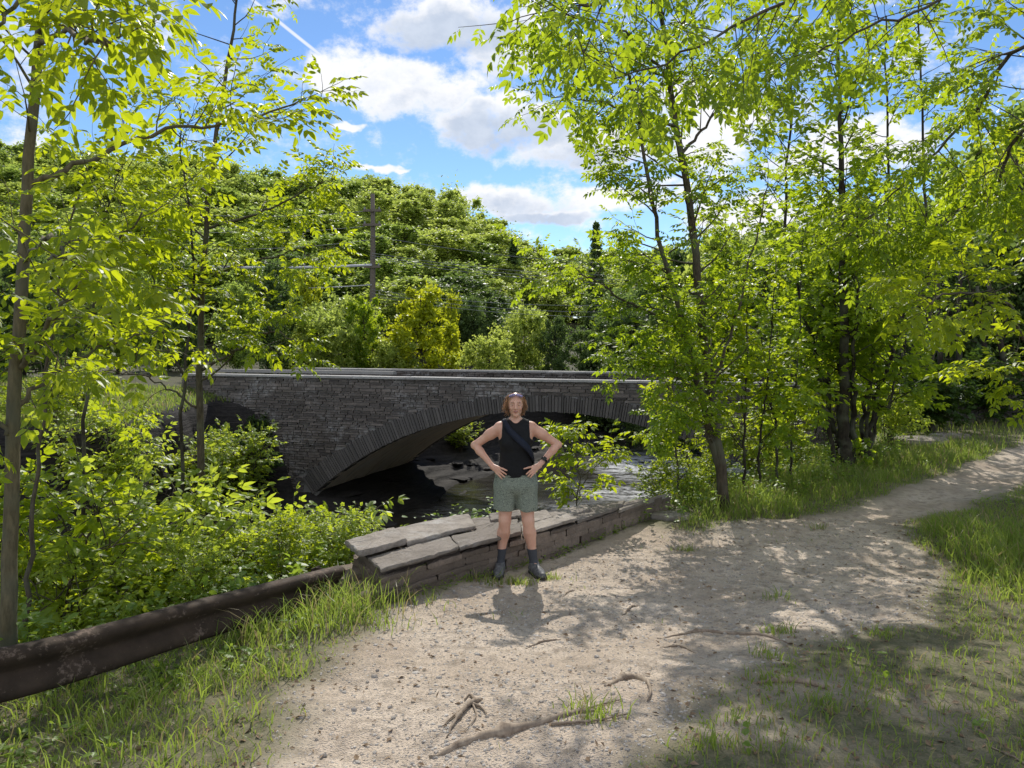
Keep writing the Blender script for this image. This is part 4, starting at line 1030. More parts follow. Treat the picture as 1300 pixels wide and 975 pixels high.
for idx in (3, 16, 38):
    p = gpts[idx] - side[idx] * .12; g = gz(p[0], p[1]); top = p[2] + .12; mb = MB()
    ax = np.array([tg[idx] * [1, 1, 0], side[idx], [0, 0, 1]]); ax[0] /= np.linalg.norm(ax[0])
    c = np.array([p[0], p[1], (g - .5 + top) / 2]) - ro; hz = (top - g + .5) / 2
    mb.box(c, (.003, .06, hz), ax)
    for s_ in (-1, 1): mb.box(c + side[idx] * .062 * s_, (.05, .004, hz), ax)
    mb.build('post', M['steel'], rail)
    if idx != 38:
        mb = MB(); q0 = gpts[idx] - ro + side[idx] * .002 - side[idx] * .052; mb.tube([q0, q0 + side[idx] * .02], [.016, .012], 8); mb.build('bolt', M['steel'], rail)

# ------------------------------------------------------------------ grass, weeds, gravel, litter
HX, HYs = xs, ys
def zmesh(x, y):
    "height of the ground sheet itself"
    i = np.clip(np.searchsorted(xs, x) - 1, 0, nx - 2); j = np.clip(np.searchsorted(ys, y) - 1, 0, ny - 2)
    fx = (x - xs[i]) / (xs[i + 1] - xs[i]); fy = (y - ys[j]) / (ys[j + 1] - ys[j])
    return (Hh[j, i] * (1 - fx) + Hh[j, i + 1] * fx) * (1 - fy) + (Hh[j + 1, i] * (1 - fx) + Hh[j + 1, i + 1] * fx) * fy
def pick(rng, n, x0, x1, y0, y1, dens, pw=1.0):
    x = rng.uniform(x0, x1, n); y = y0 + (y1 - y0) * rng.uniform(0, 1, n) ** pw
    k = rng.uniform(0, 1, n) < dens(x, y); return x[k], y[k]
def onwall(x, y):
    d = np.full(x.shape, 9.0)
    for i in range(0, 60, 2):
        c = WP[i] + WN[i] * .42; d = np.minimum(d, np.hypot(x - c[0], y - c[1]))
    return d < .5
def infr(x, y): return (np.abs(x) < .74 * y + .9)
def blades(rng, x, y, h, w, lean=.5, name='grass', seed=0):
    n = len(x); z = zmesh(x, y) - .01; a = rng.uniform(0, 2 * PI, n); la = rng.uniform(0, 2 * PI, n); ln = lean * rng.uniform(.1, 1, n) * h
    bx, by = np.cos(a) * w, np.sin(a) * w; lx, ly = np.cos(la) * ln, np.sin(la) * ln
    P = []
    for t, ww in ((0, 1), (.45, .9), (.8, .55), (1, 0)):
        cx, cy, cz = x + lx * t ** 2, y + ly * t ** 2, z + h * (t - .25 * t ** 3 * lean)
        if ww: P += [np.stack([cx - bx * ww, cy - by * ww, cz], -1), np.stack([cx + bx * ww, cy + by * ww, cz], -1)]
        else: P += [np.stack([cx, cy, cz], -1)]
    V = np.stack(P, 1).reshape(-1, 3); b = (np.arange(n) * 7)[:, None]
    q = np.concatenate([b + [0, 1, 3, 2], b + [2, 3, 5, 4]]); t = b + [4, 5, 6]
    o = obj(name, mesh_arrays(name, V, [q, t]), M['grass']); return o
rg = np.random.default_rng(33)
def clump(x, y, s, seed, lo=-.1, hi=.35): return sstep(lo, hi, fbm(x * s, y * s, seed=seed))
# left verge
def d_left(x, y):
    ip_ = in_path(x, y); dn_ = sdist(NEAR, x, y, 1)
    return (ip_ < .02) * (dn_ < 1.6) * (.45 + .55 * clump(x, y, 2.2, 91)) * (x < -.6) * infr(x, y) * (1 - .6 * sstep(-.3, .0, ip_)) * ~onwall(x, y)
x, y = pick(rg, 70000, -6, -.6, 2.2, 8.2, d_left, 1.1)
tall = rg.uniform(0, 1, len(x)) < .10
tp = .35 + .65 * sstep(0, -.35, in_path(x, y)); o = blades(rg, x, y, tp * np.where(tall, rg.uniform(.14, .26, len(x)), rg.uniform(.03, .12, len(x))), np.where(tall, .0042, .0032), .9); tag(o, 'short grass on the verge between guardrail and path', 'grass', kind='stuff')
# tall tufts at the end of the guardrail and along the wall
cx = np.array([(-1.35, 6.0), (-1.2, 5.75), (-1.5, 5.7), (-1.12, 6.2), (-1.6, 6.1), (-1.3, 5.4), (-1.75, 5.2), (-1.05, 5.95), (-.75, 6.3), (-.2, 7.0), (-.98, 5.6), (-1.9, 4.7), (-1.45, 4.6), (-2.1, 4.2)])
idx = rg.integers(0, len(cx), 1100); x = cx[idx, 0] + rg.normal(0, .12, 1100); y = cx[idx, 1] + rg.normal(0, .10, 1100)
hs_ = np.where(idx > 7, .14, .30)
o = blades(rg, x, y, hs_ * rg.uniform(.35, 1.2, 1100), .004, .9); tag(o, 'tall grass tufts at the right end of the guardrail', 'grass', kind='stuff')
# right side
def d_right(x, y):
    ip_ = in_path(x, y); dn_ = sdist(NEAR, x, y, 1)
    dense = sstep(3.2, 4.3, x + .25 * (y - 7)) * sstep(4.6, 6.0, y)
    far_ = (y > 8.6) * (x > 1.7)
    sp = np.maximum(.95 * clump(x, y, 1.6, 95, -.6, .3), .55 * (y < 5.0)) * (y < 6.6)
    d = np.maximum(np.maximum(dense, far_ * 1.0), sp)
    return (ip_ < -.02) * (dn_ < .8) * d * (x > .35) * infr(x, y) * ~onwall(x, y)
x, y = pick(rg, 175000, .3, 14, 2.2, 15, d_right, .95)
den = sstep(3.2, 5.0, x + .25 * (y - 7)) * sstep(4.6, 6.4, y); far_ = (y > 8.6)
hb = np.where(far_, .20 + .12 * vnoise(x * 1.5, y * 1.5, seed=4), .085 + .22 * den); h = hb * rg.uniform(.25, 1.25, len(x)) * (.3 + .7 * sstep(0, -.4, in_path(x, y)))
o = blades(rg, x, y, h, np.where(h > .15, .0048, .0034), .75); tag(o, 'long bright grass on both sides of the path at the right', 'grass', kind='stuff')
x, y = pick(rg, 26000, 6, 24, 12, 24, lambda x, y: (in_path(x, y) < 0) * (sdist(NEAR, x, y, 1) < .5) * infr(x, y) * .8)
o = blades(rg, x, y, rg.uniform(.12, .32, len(x)), .006, .7); tag(o, 'far grass around the end of the path', 'grass', kind='stuff')
# tufts on bare ground
def d_t(x, y): return (in_path(x, y) > 0) * clump(x, y, 1.5, 97, .30, .55) * (x > -.6) * .35
x, y = pick(rg, 9000, -1.2, 5, 2.6, 9, d_t)
o = blades(rg, x, y, rg.uniform(.02, .07, len(x)), .003, 1.0); tag(o, 'sparse small grass tufts on the bare path', 'grass', kind='stuff')
ctr = np.array([at(p_[0], 0, p_[2]) for p_ in ((650, 0, 7.05), (1040, 0, 9.0), (995, 0, 5.4), (990, 0, 6.4), (975, 0, 4.9), (760, 0, 3.95), (1120, 0, 5.3), (700, 0, 7.15), (870, 0, 8.2), (985, 0, 4.35), (665, 0, 7.0), (740, 0, 4.1), (1050, 0, 4.0), (900, 0, 3.6))])
idx = rg.integers(0, len(ctr), 900); x = ctr[idx, 0] + rg.normal(0, .07, 900); y = ctr[idx, 1] + rg.normal(0, .05, 900)
o = blades(rg, x, y, rg.uniform(.03, .13, 900), .0035, .8); tag(o, 'isolated green tufts growing out of the path gravel', 'grass', kind='stuff')
# far bank meadow
x, y = pick(rg, 16000, -18, -9, 17, 26, lambda x, y: (sdist(FAR, x, y, -1) < .1) * 1.0)
o = blades(rg, x, y, rg.uniform(.08, .22, len(x)), .012, .8); tag(o, 'sunlit grass on the ledge left of the bridge', 'grass', kind='stuff')
# broad leaved weeds
def weeds(rng, x, y, size, hgt, name, label, per=5):
    n = len(x); z = zmesh(x, y); X_ = np.repeat(x, per) + rng.normal(0, .012, n * per); Y_ = np.repeat(y, per) + rng.normal(0, .012, n * per); Z_ = np.repeat(z, per) + np.repeat(hgt, per) * rng.uniform(.1, 1, n * per)
    d = rng.normal(0, 1, (n * per, 3)); d[:, 2] = rng.uniform(-.2, .7, n * per); nr = rng.normal(0, .35, (n * per, 3)) + [0, 0, 1]
    o = scatter([T_leaf(w=.27), T_leaf(w=.33)], np.stack([X_, Y_, Z_], -1), d, nr, np.repeat(size, per) * rng.uniform(.6, 1.2, n * per), rng, name, M['weed'])
    return tag(o, label, 'weeds', kind='stuff')
x, y = pick(rg, 5200, -6, -.8, 2.4, 8, lambda x, y: d_left(x, y) * clump(x, y, 1.7, 92, -.2, .3) * (.25 + .75 * sstep(.9, -.3, x + 2.2)))
weeds(rg, x, y, rg.uniform(.025, .065, len(x)), rg.uniform(.02, .13, len(x)), 'ground_cover', 'low broad leaved weeds below the guardrail')
x, y = pick(rg, 5600, -9, 0, 3.0, 9.5, lambda x, y: (sdist(NEAR, x, y, 1) > -.6) * (sdist(NEAR, x, y, 1) < 2.6) * (.9) * ~onwall(x, y))
weeds(rg, x, y, rg.uniform(.04, .09, len(x)), rg.uniform(.05, .5, len(x)), 'ground_cover', 'leafy undergrowth on the slope behind the guardrail', 8)
x, y = pick(rg, 5200, .5, 11, 3, 14, lambda x, y: d_right(x, y) * clump(x, y, 1.3, 93, -.1, .4) * (.15 + .85 * sstep(5.5, 7, y)))
weeds(rg, x, y, rg.uniform(.02, .055, len(x)), rg.uniform(.03, .22, len(x)), 'ground_cover', 'small leaved weeds in the long grass at the right', 6)
n_ = 260; ii = rg.integers(0, 60, n_); ww = rg.normal(-.07, .03, n_); x = WP[ii, 0] + WN[ii, 0] * ww; y = WP[ii, 1] + WN[ii, 1] * ww
weeds(rg, x, y, rg.uniform(.015, .035, n_), rg.uniform(.02, .12, n_), 'ground_cover', 'small weeds growing along the foot of the low stone wall', 4)
x, y = pick(rg, 2600, 1.6, 12, 8.7, 15.5, lambda x, y: (in_path(x, y) < -.1) * (sdist(NEAR, x, y, 1) > -.9) * (sdist(NEAR, x, y, 1) < 2.4))
weeds(rg, x, y, rg.uniform(.04, .08, len(x)), rg.uniform(.08, .55, len(x)), 'ground_cover', 'leafy undergrowth along the bank behind the right trees', 9)
# gravel
ic = [(-1, (1 + 5 ** .5) / 2, 0), (1, (1 + 5 ** .5) / 2, 0), (-1, -(1 + 5 ** .5) / 2, 0), (1, -(1 + 5 ** .5) / 2, 0), (0, -1, (1 + 5 ** .5) / 2), (0, 1, (1 + 5 ** .5) / 2), (0, -1, -(1 + 5 ** .5) / 2), (0, 1, -(1 + 5 ** .5) / 2), ((1 + 5 ** .5) / 2, 0, -1), ((1 + 5 ** .5) / 2, 0, 1), (-(1 + 5 ** .5) / 2, 0, -1), (-(1 + 5 ** .5) / 2, 0, 1)]
icf = np.array([(0, 11, 5), (0, 5, 1), (0, 1, 7), (0, 7, 10), (0, 10, 11), (1, 5, 9), (5, 11, 4), (11, 10, 2), (10, 7, 6), (7, 1, 8), (3, 9, 4), (3, 4, 2), (3, 2, 6), (3, 6, 8), (3, 8, 9), (4, 9, 5), (2, 4, 11), (6, 2, 10), (8, 6, 7), (9, 8, 1)])
ic = np.array(ic) / 1.9
def stones(rng, x, y, s, name, sink=.35, flat=.55):
    n = len(x); z = zmesh(x, y); v = ic[None] * rng.uniform(.75, 1.2, (n, 12, 1)); v = v * rng.uniform(.6, 1.3, (n, 1, 3)) * np.array([1 + (.55 - flat) * 2, 1, flat]) * s[:, None, None]
    a = rng.uniform(0, 6.3, n)[:, None]; vx = v[..., 0] * np.cos(a) - v[..., 1] * np.sin(a); vy = v[..., 0] * np.sin(a) + v[..., 1] * np.cos(a)
    V = np.stack([vx + x[:, None], vy + y[:, None], v[..., 2] + z[:, None] + (s * (.5 - sink) * .5)[:, None]], -1).reshape(-1, 3)
    f = (icf[None] + (np.arange(n) * 12)[:, None, None]).reshape(-1, 3)
    return obj(name, mesh_arrays(name, V, [f], False, {'var': np.repeat(rng.uniform(0, 1, n), 12)}), M['pebble'])
x, y = pick(rg, 60000, -1.4, 6, 2.5, 9.6, lambda x, y: (in_path(x, y) > -.1) * infr(x, y) * (.35 + .65 * clump(x, y, 1.2, 99, -.3, .3)) * ~onwall(x, y), 1.3)
s = .004 + .009 * rg.uniform(0, 1, len(x)) ** 3; o = stones(rg, x, y, s, 'gravel'); tag(o, 'fine gravel scattered over the sandy path', 'gravel', kind='stuff')
x, y = pick(rg, 1500, -1.3, 5, 2.5, 9.3, lambda x, y: (in_path(x, y) > 0) * infr(x, y) * .6 * ~onwall(x, y))
s = .010 + .014 * rg.uniform(0, 1, len(x)) ** 2; o = stones(rg, x, y, s, 'pebbles'); tag(o, 'larger loose pebbles on the path', 'gravel', kind='stuff')
# bank boulders under the arch
x, y = pick(rg, 170, -8, 10, 20, 38, lambda x, y: (sdist(FAR, x, y, -1) > .6) * (sdist(FAR, x, y, -1) < 6.5) * 1.0)
s = rg.uniform(.08, .38, len(x)); o = stones(rg, x, y, s, 'rock_rubble', flat=.22); o.data.materials.clear(); o.data.materials.append(M['darkrock']); tag(o, 'dark broken rocks on the ledges under the arch', 'rocks', kind='stuff')
# litter
x, y = pick(rg, 24000, -5, 7, 2.4, 9.5, lambda x, y: (sdist(NEAR, x, y, 1) < .6) * infr(x, y) * (.3 + .5 * (in_path(x, y) < .1)) * ~onwall(x, y))
n = len(x); d = rg.normal(0, 1, (n, 3)); d[:, 2] *= .15; nr = rg.normal(0, .3, (n, 3)) + [0, 0, 1]
o = scatter([T_diamond(.12, .03, .02), T_diamond(.3, .1, .1), T_diamond(.04, 0, .02)], np.stack([x, y, zmesh(x, y) + .006], -1), d, nr, rg.uniform(.012, .05, n), rg, 'leaf_litter', M['litter']); tag(o, 'dry leaf and twig litter on the ground', 'leaf litter', kind='stuff')

# ------------------------------------------------------------------ roots and sticks lying on the path
def gp(px, py):
    "ground point seen at a pixel"
    D = np.linspace(2.5, 16, 2000); x = (px - CX) / F * D; z = HC - (py - HY) / F * D; g = zmesh(x, D); k = np.argmax(z < g)
    return np.array([x[k], D[k], g[k]])
def rootobj(pts, r, label, name='tree_root', rise=.012, extra=(), grp=None, mat='root'):
    P = smooth_path(np.array([gp(*p) for p in pts]), 26); rr = np.interp(np.linspace(0, 1, 26), np.linspace(0, 1, len(r)), r)
    P += np.random.default_rng(len(pts) * 7 + int(pts[0][0])).normal(0, .003, P.shape)
    P[:, 2] = zmesh(P[:, 0], P[:, 1]) - rr * .15 + rise * .7 * np.sin(np.linspace(0, PI, 26))
    rr = rr * .8 * (1 + .22 * np.random.default_rng(3).normal(0, 1, 26)); o0 = P[len(P) // 2].copy(); root = MB().tube(P - o0, rr, 9)
    for e in extra:
        Q = smooth_path(np.array([gp(*p) for p in e[0]]), 14); q = np.linspace(e[1], e[1] * .3, 14); Q[:, 2] = zmesh(Q[:, 0], Q[:, 1]) + q * .3 + .008; root.tube(Q - o0, q, 7)
    o = root.build(name, M[mat], None, True); o.location = o0; tag(o, label, 'root' if name == 'tree_root' else 'stick', grp)
rootobj([(835, 811), (870, 805), (905, 803), (960, 806), (1012, 820)], [.006, .016, .018, .016, .006], 'long pale root crossing the shaded part of the path')
rootobj([(838, 822), (860, 821), (884, 830)], [.005, .010, .004], 'short thin root just below the long pale root')
rootobj([(768, 872), (790, 862), (812, 862), (826, 871)], [.008, .03, .026, .008], 'short humped root arching out of the gravel', rise=.012, extra=[([(822, 866), (826, 880), (822, 892)], .012)])
rootobj([(545, 962), (590, 943), (650, 928), (690, 918), (735, 905), (770, 900)], [.012, .032, .038, .026, .016, .008], 'thick dark edged root ridge at the bottom of the photo', rise=.012, extra=[([(690, 918), (740, 903), (790, 890)], .010), ([(700, 922), (750, 918), (800, 908)], .009)])
rootobj([(567, 938), (580, 915), (598, 896), (612, 888)], [.006, .012, .018, .010], 'gnarled little root knot left of the thick root', rise=.03, extra=[([(598, 896), (610, 900), (618, 908)], .010), ([(598, 896), (575, 912), (562, 925)], .009), ([(604, 892), (596, 884), (590, 890)], .010), ([(600, 896), (604, 912), (590, 930)], .006)])
rootobj([(955, 868), (990, 866), (1030, 869), (1055, 878)], [.010, .022, .026, .010], 'dark weathered root at the edge of the shaded grass', rise=.02)
rootobj([(668, 824), (690, 815), (712, 812)], [.004, .010, .005], 'small root below the shadow of the head', rise=.01)
rootobj([(790, 782), (800, 772), (812, 769)], [.004, .011, .004], 'small stub root left of the big shadow', rise=.015)
rootobj([(715, 758), (722, 752), (730, 750)], [.003, .008, .003], 'tiny twig on the gravel right of the shadow', name='stick')
rootobj([(1250, 945), (1290, 965), (1330, 990)], [.004, .006, .004], 'pale stick in the grass at the lower right', name='stick')
rootobj([(1150, 862), (1160, 880), (1165, 905)], [.003, .005, .003], 'thin pale stick lying in the shaded grass', name='stick')
# flat stone at the path bend and a log by the thicket
def bigstone(px, D0, s, label):
    p = at(px, 600, D0); p[2] = zmesh(np.array([p[0]]), np.array([p[1]]))[0]; r = np.random.default_rng(int(px)); mb = MB()
    u = np.linspace(0, 2 * PI, 14, endpoint=False); rad = s * r.uniform(.75, 1.15, 14); rings = []
    for f, z in ((.95, -.03), (1, .03), (.95, .07), (.55, .085)): rings.append(np.stack([np.cos(u) * rad * f * 1.4, np.sin(u) * rad * f, z * s / .25 + r.uniform(-.006, .006, 14)], -1))
    V = np.concatenate(rings + [[[0, 0, .09 * s / .25]]]); i = np.arange(14); j = (i + 1) % 14
    q = np.concatenate([np.stack([a * 14 + i, a * 14 + j, a * 14 + 14 + j, a * 14 + 14 + i], -1) for a in range(3)]); t = np.stack([42 + i, 42 + j, np.full(14, 56)], -1)
    mb.add(V, [q, t], .5); o = mb.build('flat_stone', M['cap']); o.location = p; tag(o, label, 'stone')
bigstone(848, 9.6, .22, 'flat stone half hidden by weeds at the right end of the wall')
bigstone(1168, 15.6, .42, 'pale flat rock by the grass before the dark thicket')
bigstone(1205, 16.2, .3, 'small pale rock right of the flat rock at the thicket')
p = at(1290, 560, 17.5); q_ = at(1215, 585, 16.8); mb = MB(); mb.tube(smooth_path([q_ - p, (q_ - p) * .5 + [0, 0, .05], [0, 0, 0], [.9, .4, .3]], 12), [.10] * 12, 9); o = mb.build('fallen_log', M['bark'], None, True); o.location = p; tag(o, 'fallen dark log leaning beside the end of the path', 'log')
# ------------------------------------------------------------------ the person (one continuous body surface from a smooth distance field)
class Field:
    def __init__(s, lo, hi, h):
        s.lo = np.array(lo, float); s.h = h; n = np.ceil((np.array(hi) - s.lo) / h).astype(int) + 1; s.n = n
        s.ax = [s.lo[i] + h * np.arange(n[i]) for i in range(3)]
        s.f = np.full(n, 1.0, np.float32)
    def _sl(s, lo, hi):
        a = np.clip(np.floor((np.array(lo) - s.lo) / s.h).astype(int), 0, s.n); b = np.clip(np.ceil((np.array(hi) - s.lo) / s.h).astype(int) + 1, 0, s.n)
        return tuple(slice(int(x), int(y)) for x, y in zip(a, b))
    def _grid(s, sl): return np.meshgrid(*[s.ax[i][sl[i]] for i in range(3)], indexing='ij', sparse=True)
    def op(s, lo, hi, fn, k, mode='u'):
        sl = s._sl(lo, hi)
        if min(x.stop - x.start for x in sl) <= 0: return
        g = s._grid(sl); d = fn(*g).astype(np.float32); a = s.f[sl]
        if mode == 'u':
            h = np.clip(.5 + .5 * (a - d) / k, 0, 1); s.f[sl] = a * (1 - h) + d * h - k * h * (1 - h)
        elif mode == 's':
            d = -d; h = np.clip(.5 - .5 * (a - d) / k, 0, 1); s.f[sl] = a * (1 - h) + d * h + k * h * (1 - h)
    def cap(s, a, b, ra, rb, k=.02, fy=1.0, mode='u', fx=1.0):
        "tapered capsule; fy<1 flattens it along y, fx along x"
        a = np.array(a, float); b = np.array(b, float); ba = b - a; m = .07 + k
        r = max(ra, rb); lo = np.minimum(a, b) - r - m; hi = np.maximum(a, b) + r + m
        sc = np.array([1 / fx, 1 / fy, 1]); ba_ = ba * sc; L2 = max(ba_ @ ba_, 1e-9)
        def fn(x, y, z):
            px, py, pz = (x - a[0]) * sc[0], (y - a[1]) * sc[1], z - a[2]
            h = np.clip((px * ba_[0] + py * ba_[1] + pz * ba_[2]) / L2, 0, 1)
            d = np.sqrt((px - h * ba_[0]) ** 2 + (py - h * ba_[1]) ** 2 + (pz - h * ba_[2]) ** 2) - (ra + (rb - ra) * h)
            return d * min(fx, fy, 1) ** .5
        s.op(lo, hi, fn, k, mode)
    def ell(s, c, r, k=.02, mode='u', R=None):
        c = np.array(c, float); r = np.array(r, float); m = .07 + k
        def fn(x, y, z):
            px, py, pz = x - c[0], y - c[1], z - c[2]
            if R is not None: px, py, pz = (R[0, 0] * px + R[1, 0] * py + R[2, 0] * pz, R[0, 1] * px + R[1, 1] * py + R[2, 1] * pz, R[0, 2] * px + R[1, 2] * py + R[2, 2] * pz)
            q = np.sqrt((px / r[0]) ** 2 + (py / r[1]) ** 2 + (pz / r[2]) ** 2); q2 = np.sqrt((px / r[0] ** 2) ** 2 + (py / r[1] ** 2) ** 2 + (pz / r[2] ** 2) ** 2)
            return q * (q - 1) / (q2 + 1e-6)
        rr = r.max(); s.op(c - rr - m, c + rr + m, fn, k, mode)
    def mesh(s, name, mat, parent, smooth_it=1):
        f = s.f; ins = f < 0
        n = s.n; cm = np.zeros(tuple(n - 1), bool); cs = 0
        acc = np.zeros((*(n - 1), 3), np.float32); cnt = np.zeros(tuple(n - 1), np.float32)
        base = [slice(0, -1), slice(0, -1), slice(0, -1)]
        for ax in range(3):
            o1, o2 = [i for i in range(3) if i != ax]
            for p in (0, 1):
                for q in (0, 1):
                    A = [slice(0, -1)] * 3; A[o1] = slice(p, n[o1] - 1 + p); A[o2] = slice(q, n[o2] - 1 + q); A[ax] = slice(0, n[ax] - 1)
                    B = list(A); B[ax] = slice(1, n[ax])
                    fa, fb = f[tuple(A)], f[tuple(B)]; cr = (fa < 0) != (fb < 0)
                    idx = np.nonzero(cr); t = fa[idx] / (fa[idx] - fb[idx])
                    v = np.zeros((len(t), 3), np.float32); v[:, ax] = t; v[:, o1] = p; v[:, o2] = q
                    acc[idx] += v; cnt[idx] += 1
        cells = np.nonzero(cnt > 0); num = len(cells[0]); ids = np.full(tuple(n - 1), -1, np.int32); ids[cells] = np.arange(num)
        V = (np.stack(cells, -1) + acc[cells] / cnt[cells][:, None]) * s.h + s.lo
        Q = []
        for ax in range(3):
            o1, o2 = (ax + 1) % 3, (ax + 2) % 3
            A = [slice(None)] * 3; B = [slice(None)] * 3; A[ax] = slice(0, -1); B[ax] = slice(1, None)
            cr = ins[tuple(A)] != ins[tuple(B)]; idx = np.array(np.nonzero(cr)).T
            ok = (idx[:, o1] > 0) & (idx[:, o2] > 0) & (idx[:, o1] < n[o1] - 1) & (idx[:, o2] < n[o2] - 1); idx = idx[ok]
            e1 = np.zeros(3, int); e1[o1] = 1; e2 = np.zeros(3, int); e2[o2] = 1
            c = [ids[tuple(i.T)] for i in (idx - e1 - e2, idx - e2, idx, idx - e1)]
            q = np.stack(c, -1); inside = ins[tuple(idx.T)]; q[~inside] = q[~inside][:, ::-1]; Q.append(q)
        Q = np.concatenate(Q); Q = Q[(Q >= 0).all(1)]
        for _ in range(smooth_it):
            a2 = np.zeros_like(V); c2 = np.zeros(len(V))
            for i in range(4):
                j = (i + 1) % 4
                np.add.at(a2, Q[:, i], V[Q[:, j]]); np.add.at(a2, Q[:, j], V[Q[:, i]]); np.add.at(c2, Q[:, i], 1); np.add.at(c2, Q[:, j], 1)
            V = V * .4 + .6 * a2 / np.maximum(c2, 1)[:, None]
        return obj(name, mesh_arrays(name, V, [Q], True), mat, parent)

PX, PY = .035, 7.28
person = empty('person', (PX, PY, gz(PX, PY) + .0), 'person in a black sleeveless top and green patterned shorts standing hands on hips', 'person')
zf_ = lambda x, y: float(zmesh(np.array([PX + x]), np.array([PY + y]))[0]) - person.location[2]
# joints (metres, relative to the feet; -y faces the camera, -x is the left of the picture)
SH = {-1: (-.150, .012, 1.372), 1: (.150, .012, 1.372)}
EL = {-1: (-.388, .075, 1.200), 1: (.402, .075, 1.206)}
WR = {-1: (-.232, -.045, 1.035), 1: (.243, -.045, 1.052)}
HIP = {-1: (-.085, .0, .86), 1: (.088, .0, .86)}
KN = {-1: (-.102, -.015, .505), 1: (.117, -.02, .505)}
AN = {-1: (-.145, .03, .10), 1: (.170, .02, .10)}
FT = {-1: (-.165, -.12, .03), 1: (.228, -.115, .03)}
B = Field((-.5, -.24, -.01), (.52, .24, 1.74), .0042)
V3 = lambda *a: np.array(a, float)
def lerp(a, b, t): return np.array(a) * (1 - t) + np.array(b) * t
# trunk
B.cap((-.055, .0, .93), (.055, 0, .93), .115, .115, .04, fy=.85)
B.cap((0, 0, .98), (0, .0, 1.12), .125, .122, .05, fy=.78)
B.cap((0, 0, 1.12), (0, .005, 1.28), .122, .142, .05, fy=.74)
B.cap((-.07, .01, 1.30), (.07, .01, 1.30), .085, .085, .05)
B.cap((-.125, .015, 1.368), (.125, .015, 1.368), .046, .046, .05)
B.cap((0, .03, 1.37), (0, .026, 1.47), .054, .046, .04)          # neck
B.cap((0, .024, 1.46), (0, .018, 1.53), .046, .046, .012)
for s in (-1, 1):
    B.ell((s * .068, -.075, 1.235), (.058, .045, .055), .04)
    B.cap((s * .05, .03, 1.43), (s * .15, .02, 1.385), .026, .036, .04)
    # arm
    sh, el, wr = SH[s], EL[s], WR[s]
    B.cap(sh, lerp(sh, el, .3), .051, .047, .03); B.cap(lerp(sh, el, .25), el, .046, .035, .02)
    B.ell(lerp(sh, el, .4) + V3(0, -.006, .004), (.052, .042, .044), .03)
    B.cap(el, lerp(el, wr, .3), .034, .037, .018); B.cap(lerp(el, wr, .3), wr, .037, .0225, .018, fy=.95)
    B.ell(V3(*el) + V3(s * .012, .012, -.004), (.024, .022, .022), .02)
    # hand: palm on the hip, fingers spread forward and down, thumb to the back
    pal = V3(s * .185, -.085, .985 + (.012 if s > 0 else 0)); w_ = V3(*wr)
    B.cap(w_, lerp(w_, pal, .5), .021, .024, .012); 
    tips = [(.082, -.137, .992), (.088, -.142, .958), (.104, -.142, .934), (.128, -.136, .918)] if s < 0 else [(.076, -.137, 1.008), (.098, -.144, .960), (.112, -.142, .940), (.134, -.136, .928)]
    kn = [(.160, -.106, 1.018), (.158, -.114, .997), (.163, -.112, .977), (.172, -.104, .960)]
    for i in range(4):
        k0 = V3(s * kn[i][0], kn[i][1], kn[i][2] + (.006 if s > 0 else 0)); tp = V3(s * tips[i][0], tips[i][1], tips[i][2])
        B.cap(lerp(w_, pal, .25) + V3(0, 0, .010 - .008 * i), k0, .013, .0115, .012)      # metacarpals make the palm
        md = lerp(k0, tp, .48) + V3(0, -.010, .004)
        B.cap(k0, md, .0100, .0090, .004); B.cap(md, lerp(md, tp, .55), .0088, .0080, .003); B.cap(lerp(md, tp, .55), tp + V3(0, .004, 0), .0080, .0068, .003)
    th0 = lerp(w_, pal, .35) + V3(s * .012, .014, -.004); th1 = th0 + V3(s * .004, .032, -.020); th2 = th1 + V3(-s * .004, .030, -.006)
    B.cap(th0, th1, .013, .0105, .008); B.cap(th1, th2, .0105, .0082, .003)
    # leg
    hp, kne, an = HIP[s], KN[s], AN[s]
    B.cap(hp, lerp(hp, kne, .5), .096, .078, .03); B.cap(lerp(hp, kne, .5), kne, .078, .054, .03)
    B.ell(V3(*kne) + V3(0, -.022, 0), (.037, .033, .045), .03); B.cap(V3(*kne) + V3(0, -.012, -.05), V3(*kne) + V3(0, -.01, -.10), .040, .038, .02)
    B.cap(kne, lerp(kne, an, .32) + V3(0, .012, 0), .050, .053, .03); B.cap(lerp(kne, an, .30) + V3(s * .002, .014, 0), an, .054, .030, .03)
    B.ell(lerp(kne, an, .28) + V3(-s * .014, .022, 0), (.036, .042, .085), .03)
    B.cap(an, V3(*FT[s]) + V3(0, 0, 0), .032, .022, .02); B.ell(V3(*an) + V3(0, .02, -.05), (.03, .035, .04), .02)
# head
HX_, HZ = 0.0, 1.592
B.ell((0, .018, HZ + .018), (.072, .092, .088), .02); B.ell((0, -.014, HZ - .028), (.055, .068, .074), .025)
B.ell((0, -.052, HZ - .092), (.026, .024, .020), .025)                                    # chin
B.cap((-.040, .005, HZ - .064), (0, -.052, HZ - .096), .013, .014, .018); B.cap((.040, .005, HZ - .064), (0, -.052, HZ - .096), .013, .014, .018)
for s in (-1, 1):
    B.ell((s * .038, -.060, HZ - .028), (.017, .014, .015), .018)                          # cheeks, raised by the smile
    B.ell((s * .031, -.092, HZ + .003), (.017, .016, .0115), .012, 's')                    # eye socket
    B.ell((s * .030, -.067, HZ + .001), (.0145, .0145, .0125), .004)                        # eyeball under lid
    B.cap((s * .014, -.083, HZ + .023), (s * .046, -.072, HZ + .022), .006, .005, .012)    # brow ridge
    B.ell((s * .074, .018, HZ - .012), (.010, .020, .031), .008)                           # ear
    B.ell((s * .080, .012, HZ - .010), (.006, .010, .017), .005, 's')
    B.ell((s * .011, -.094, HZ - .036), (.0085, .009, .007), .006)                         # nostril wings
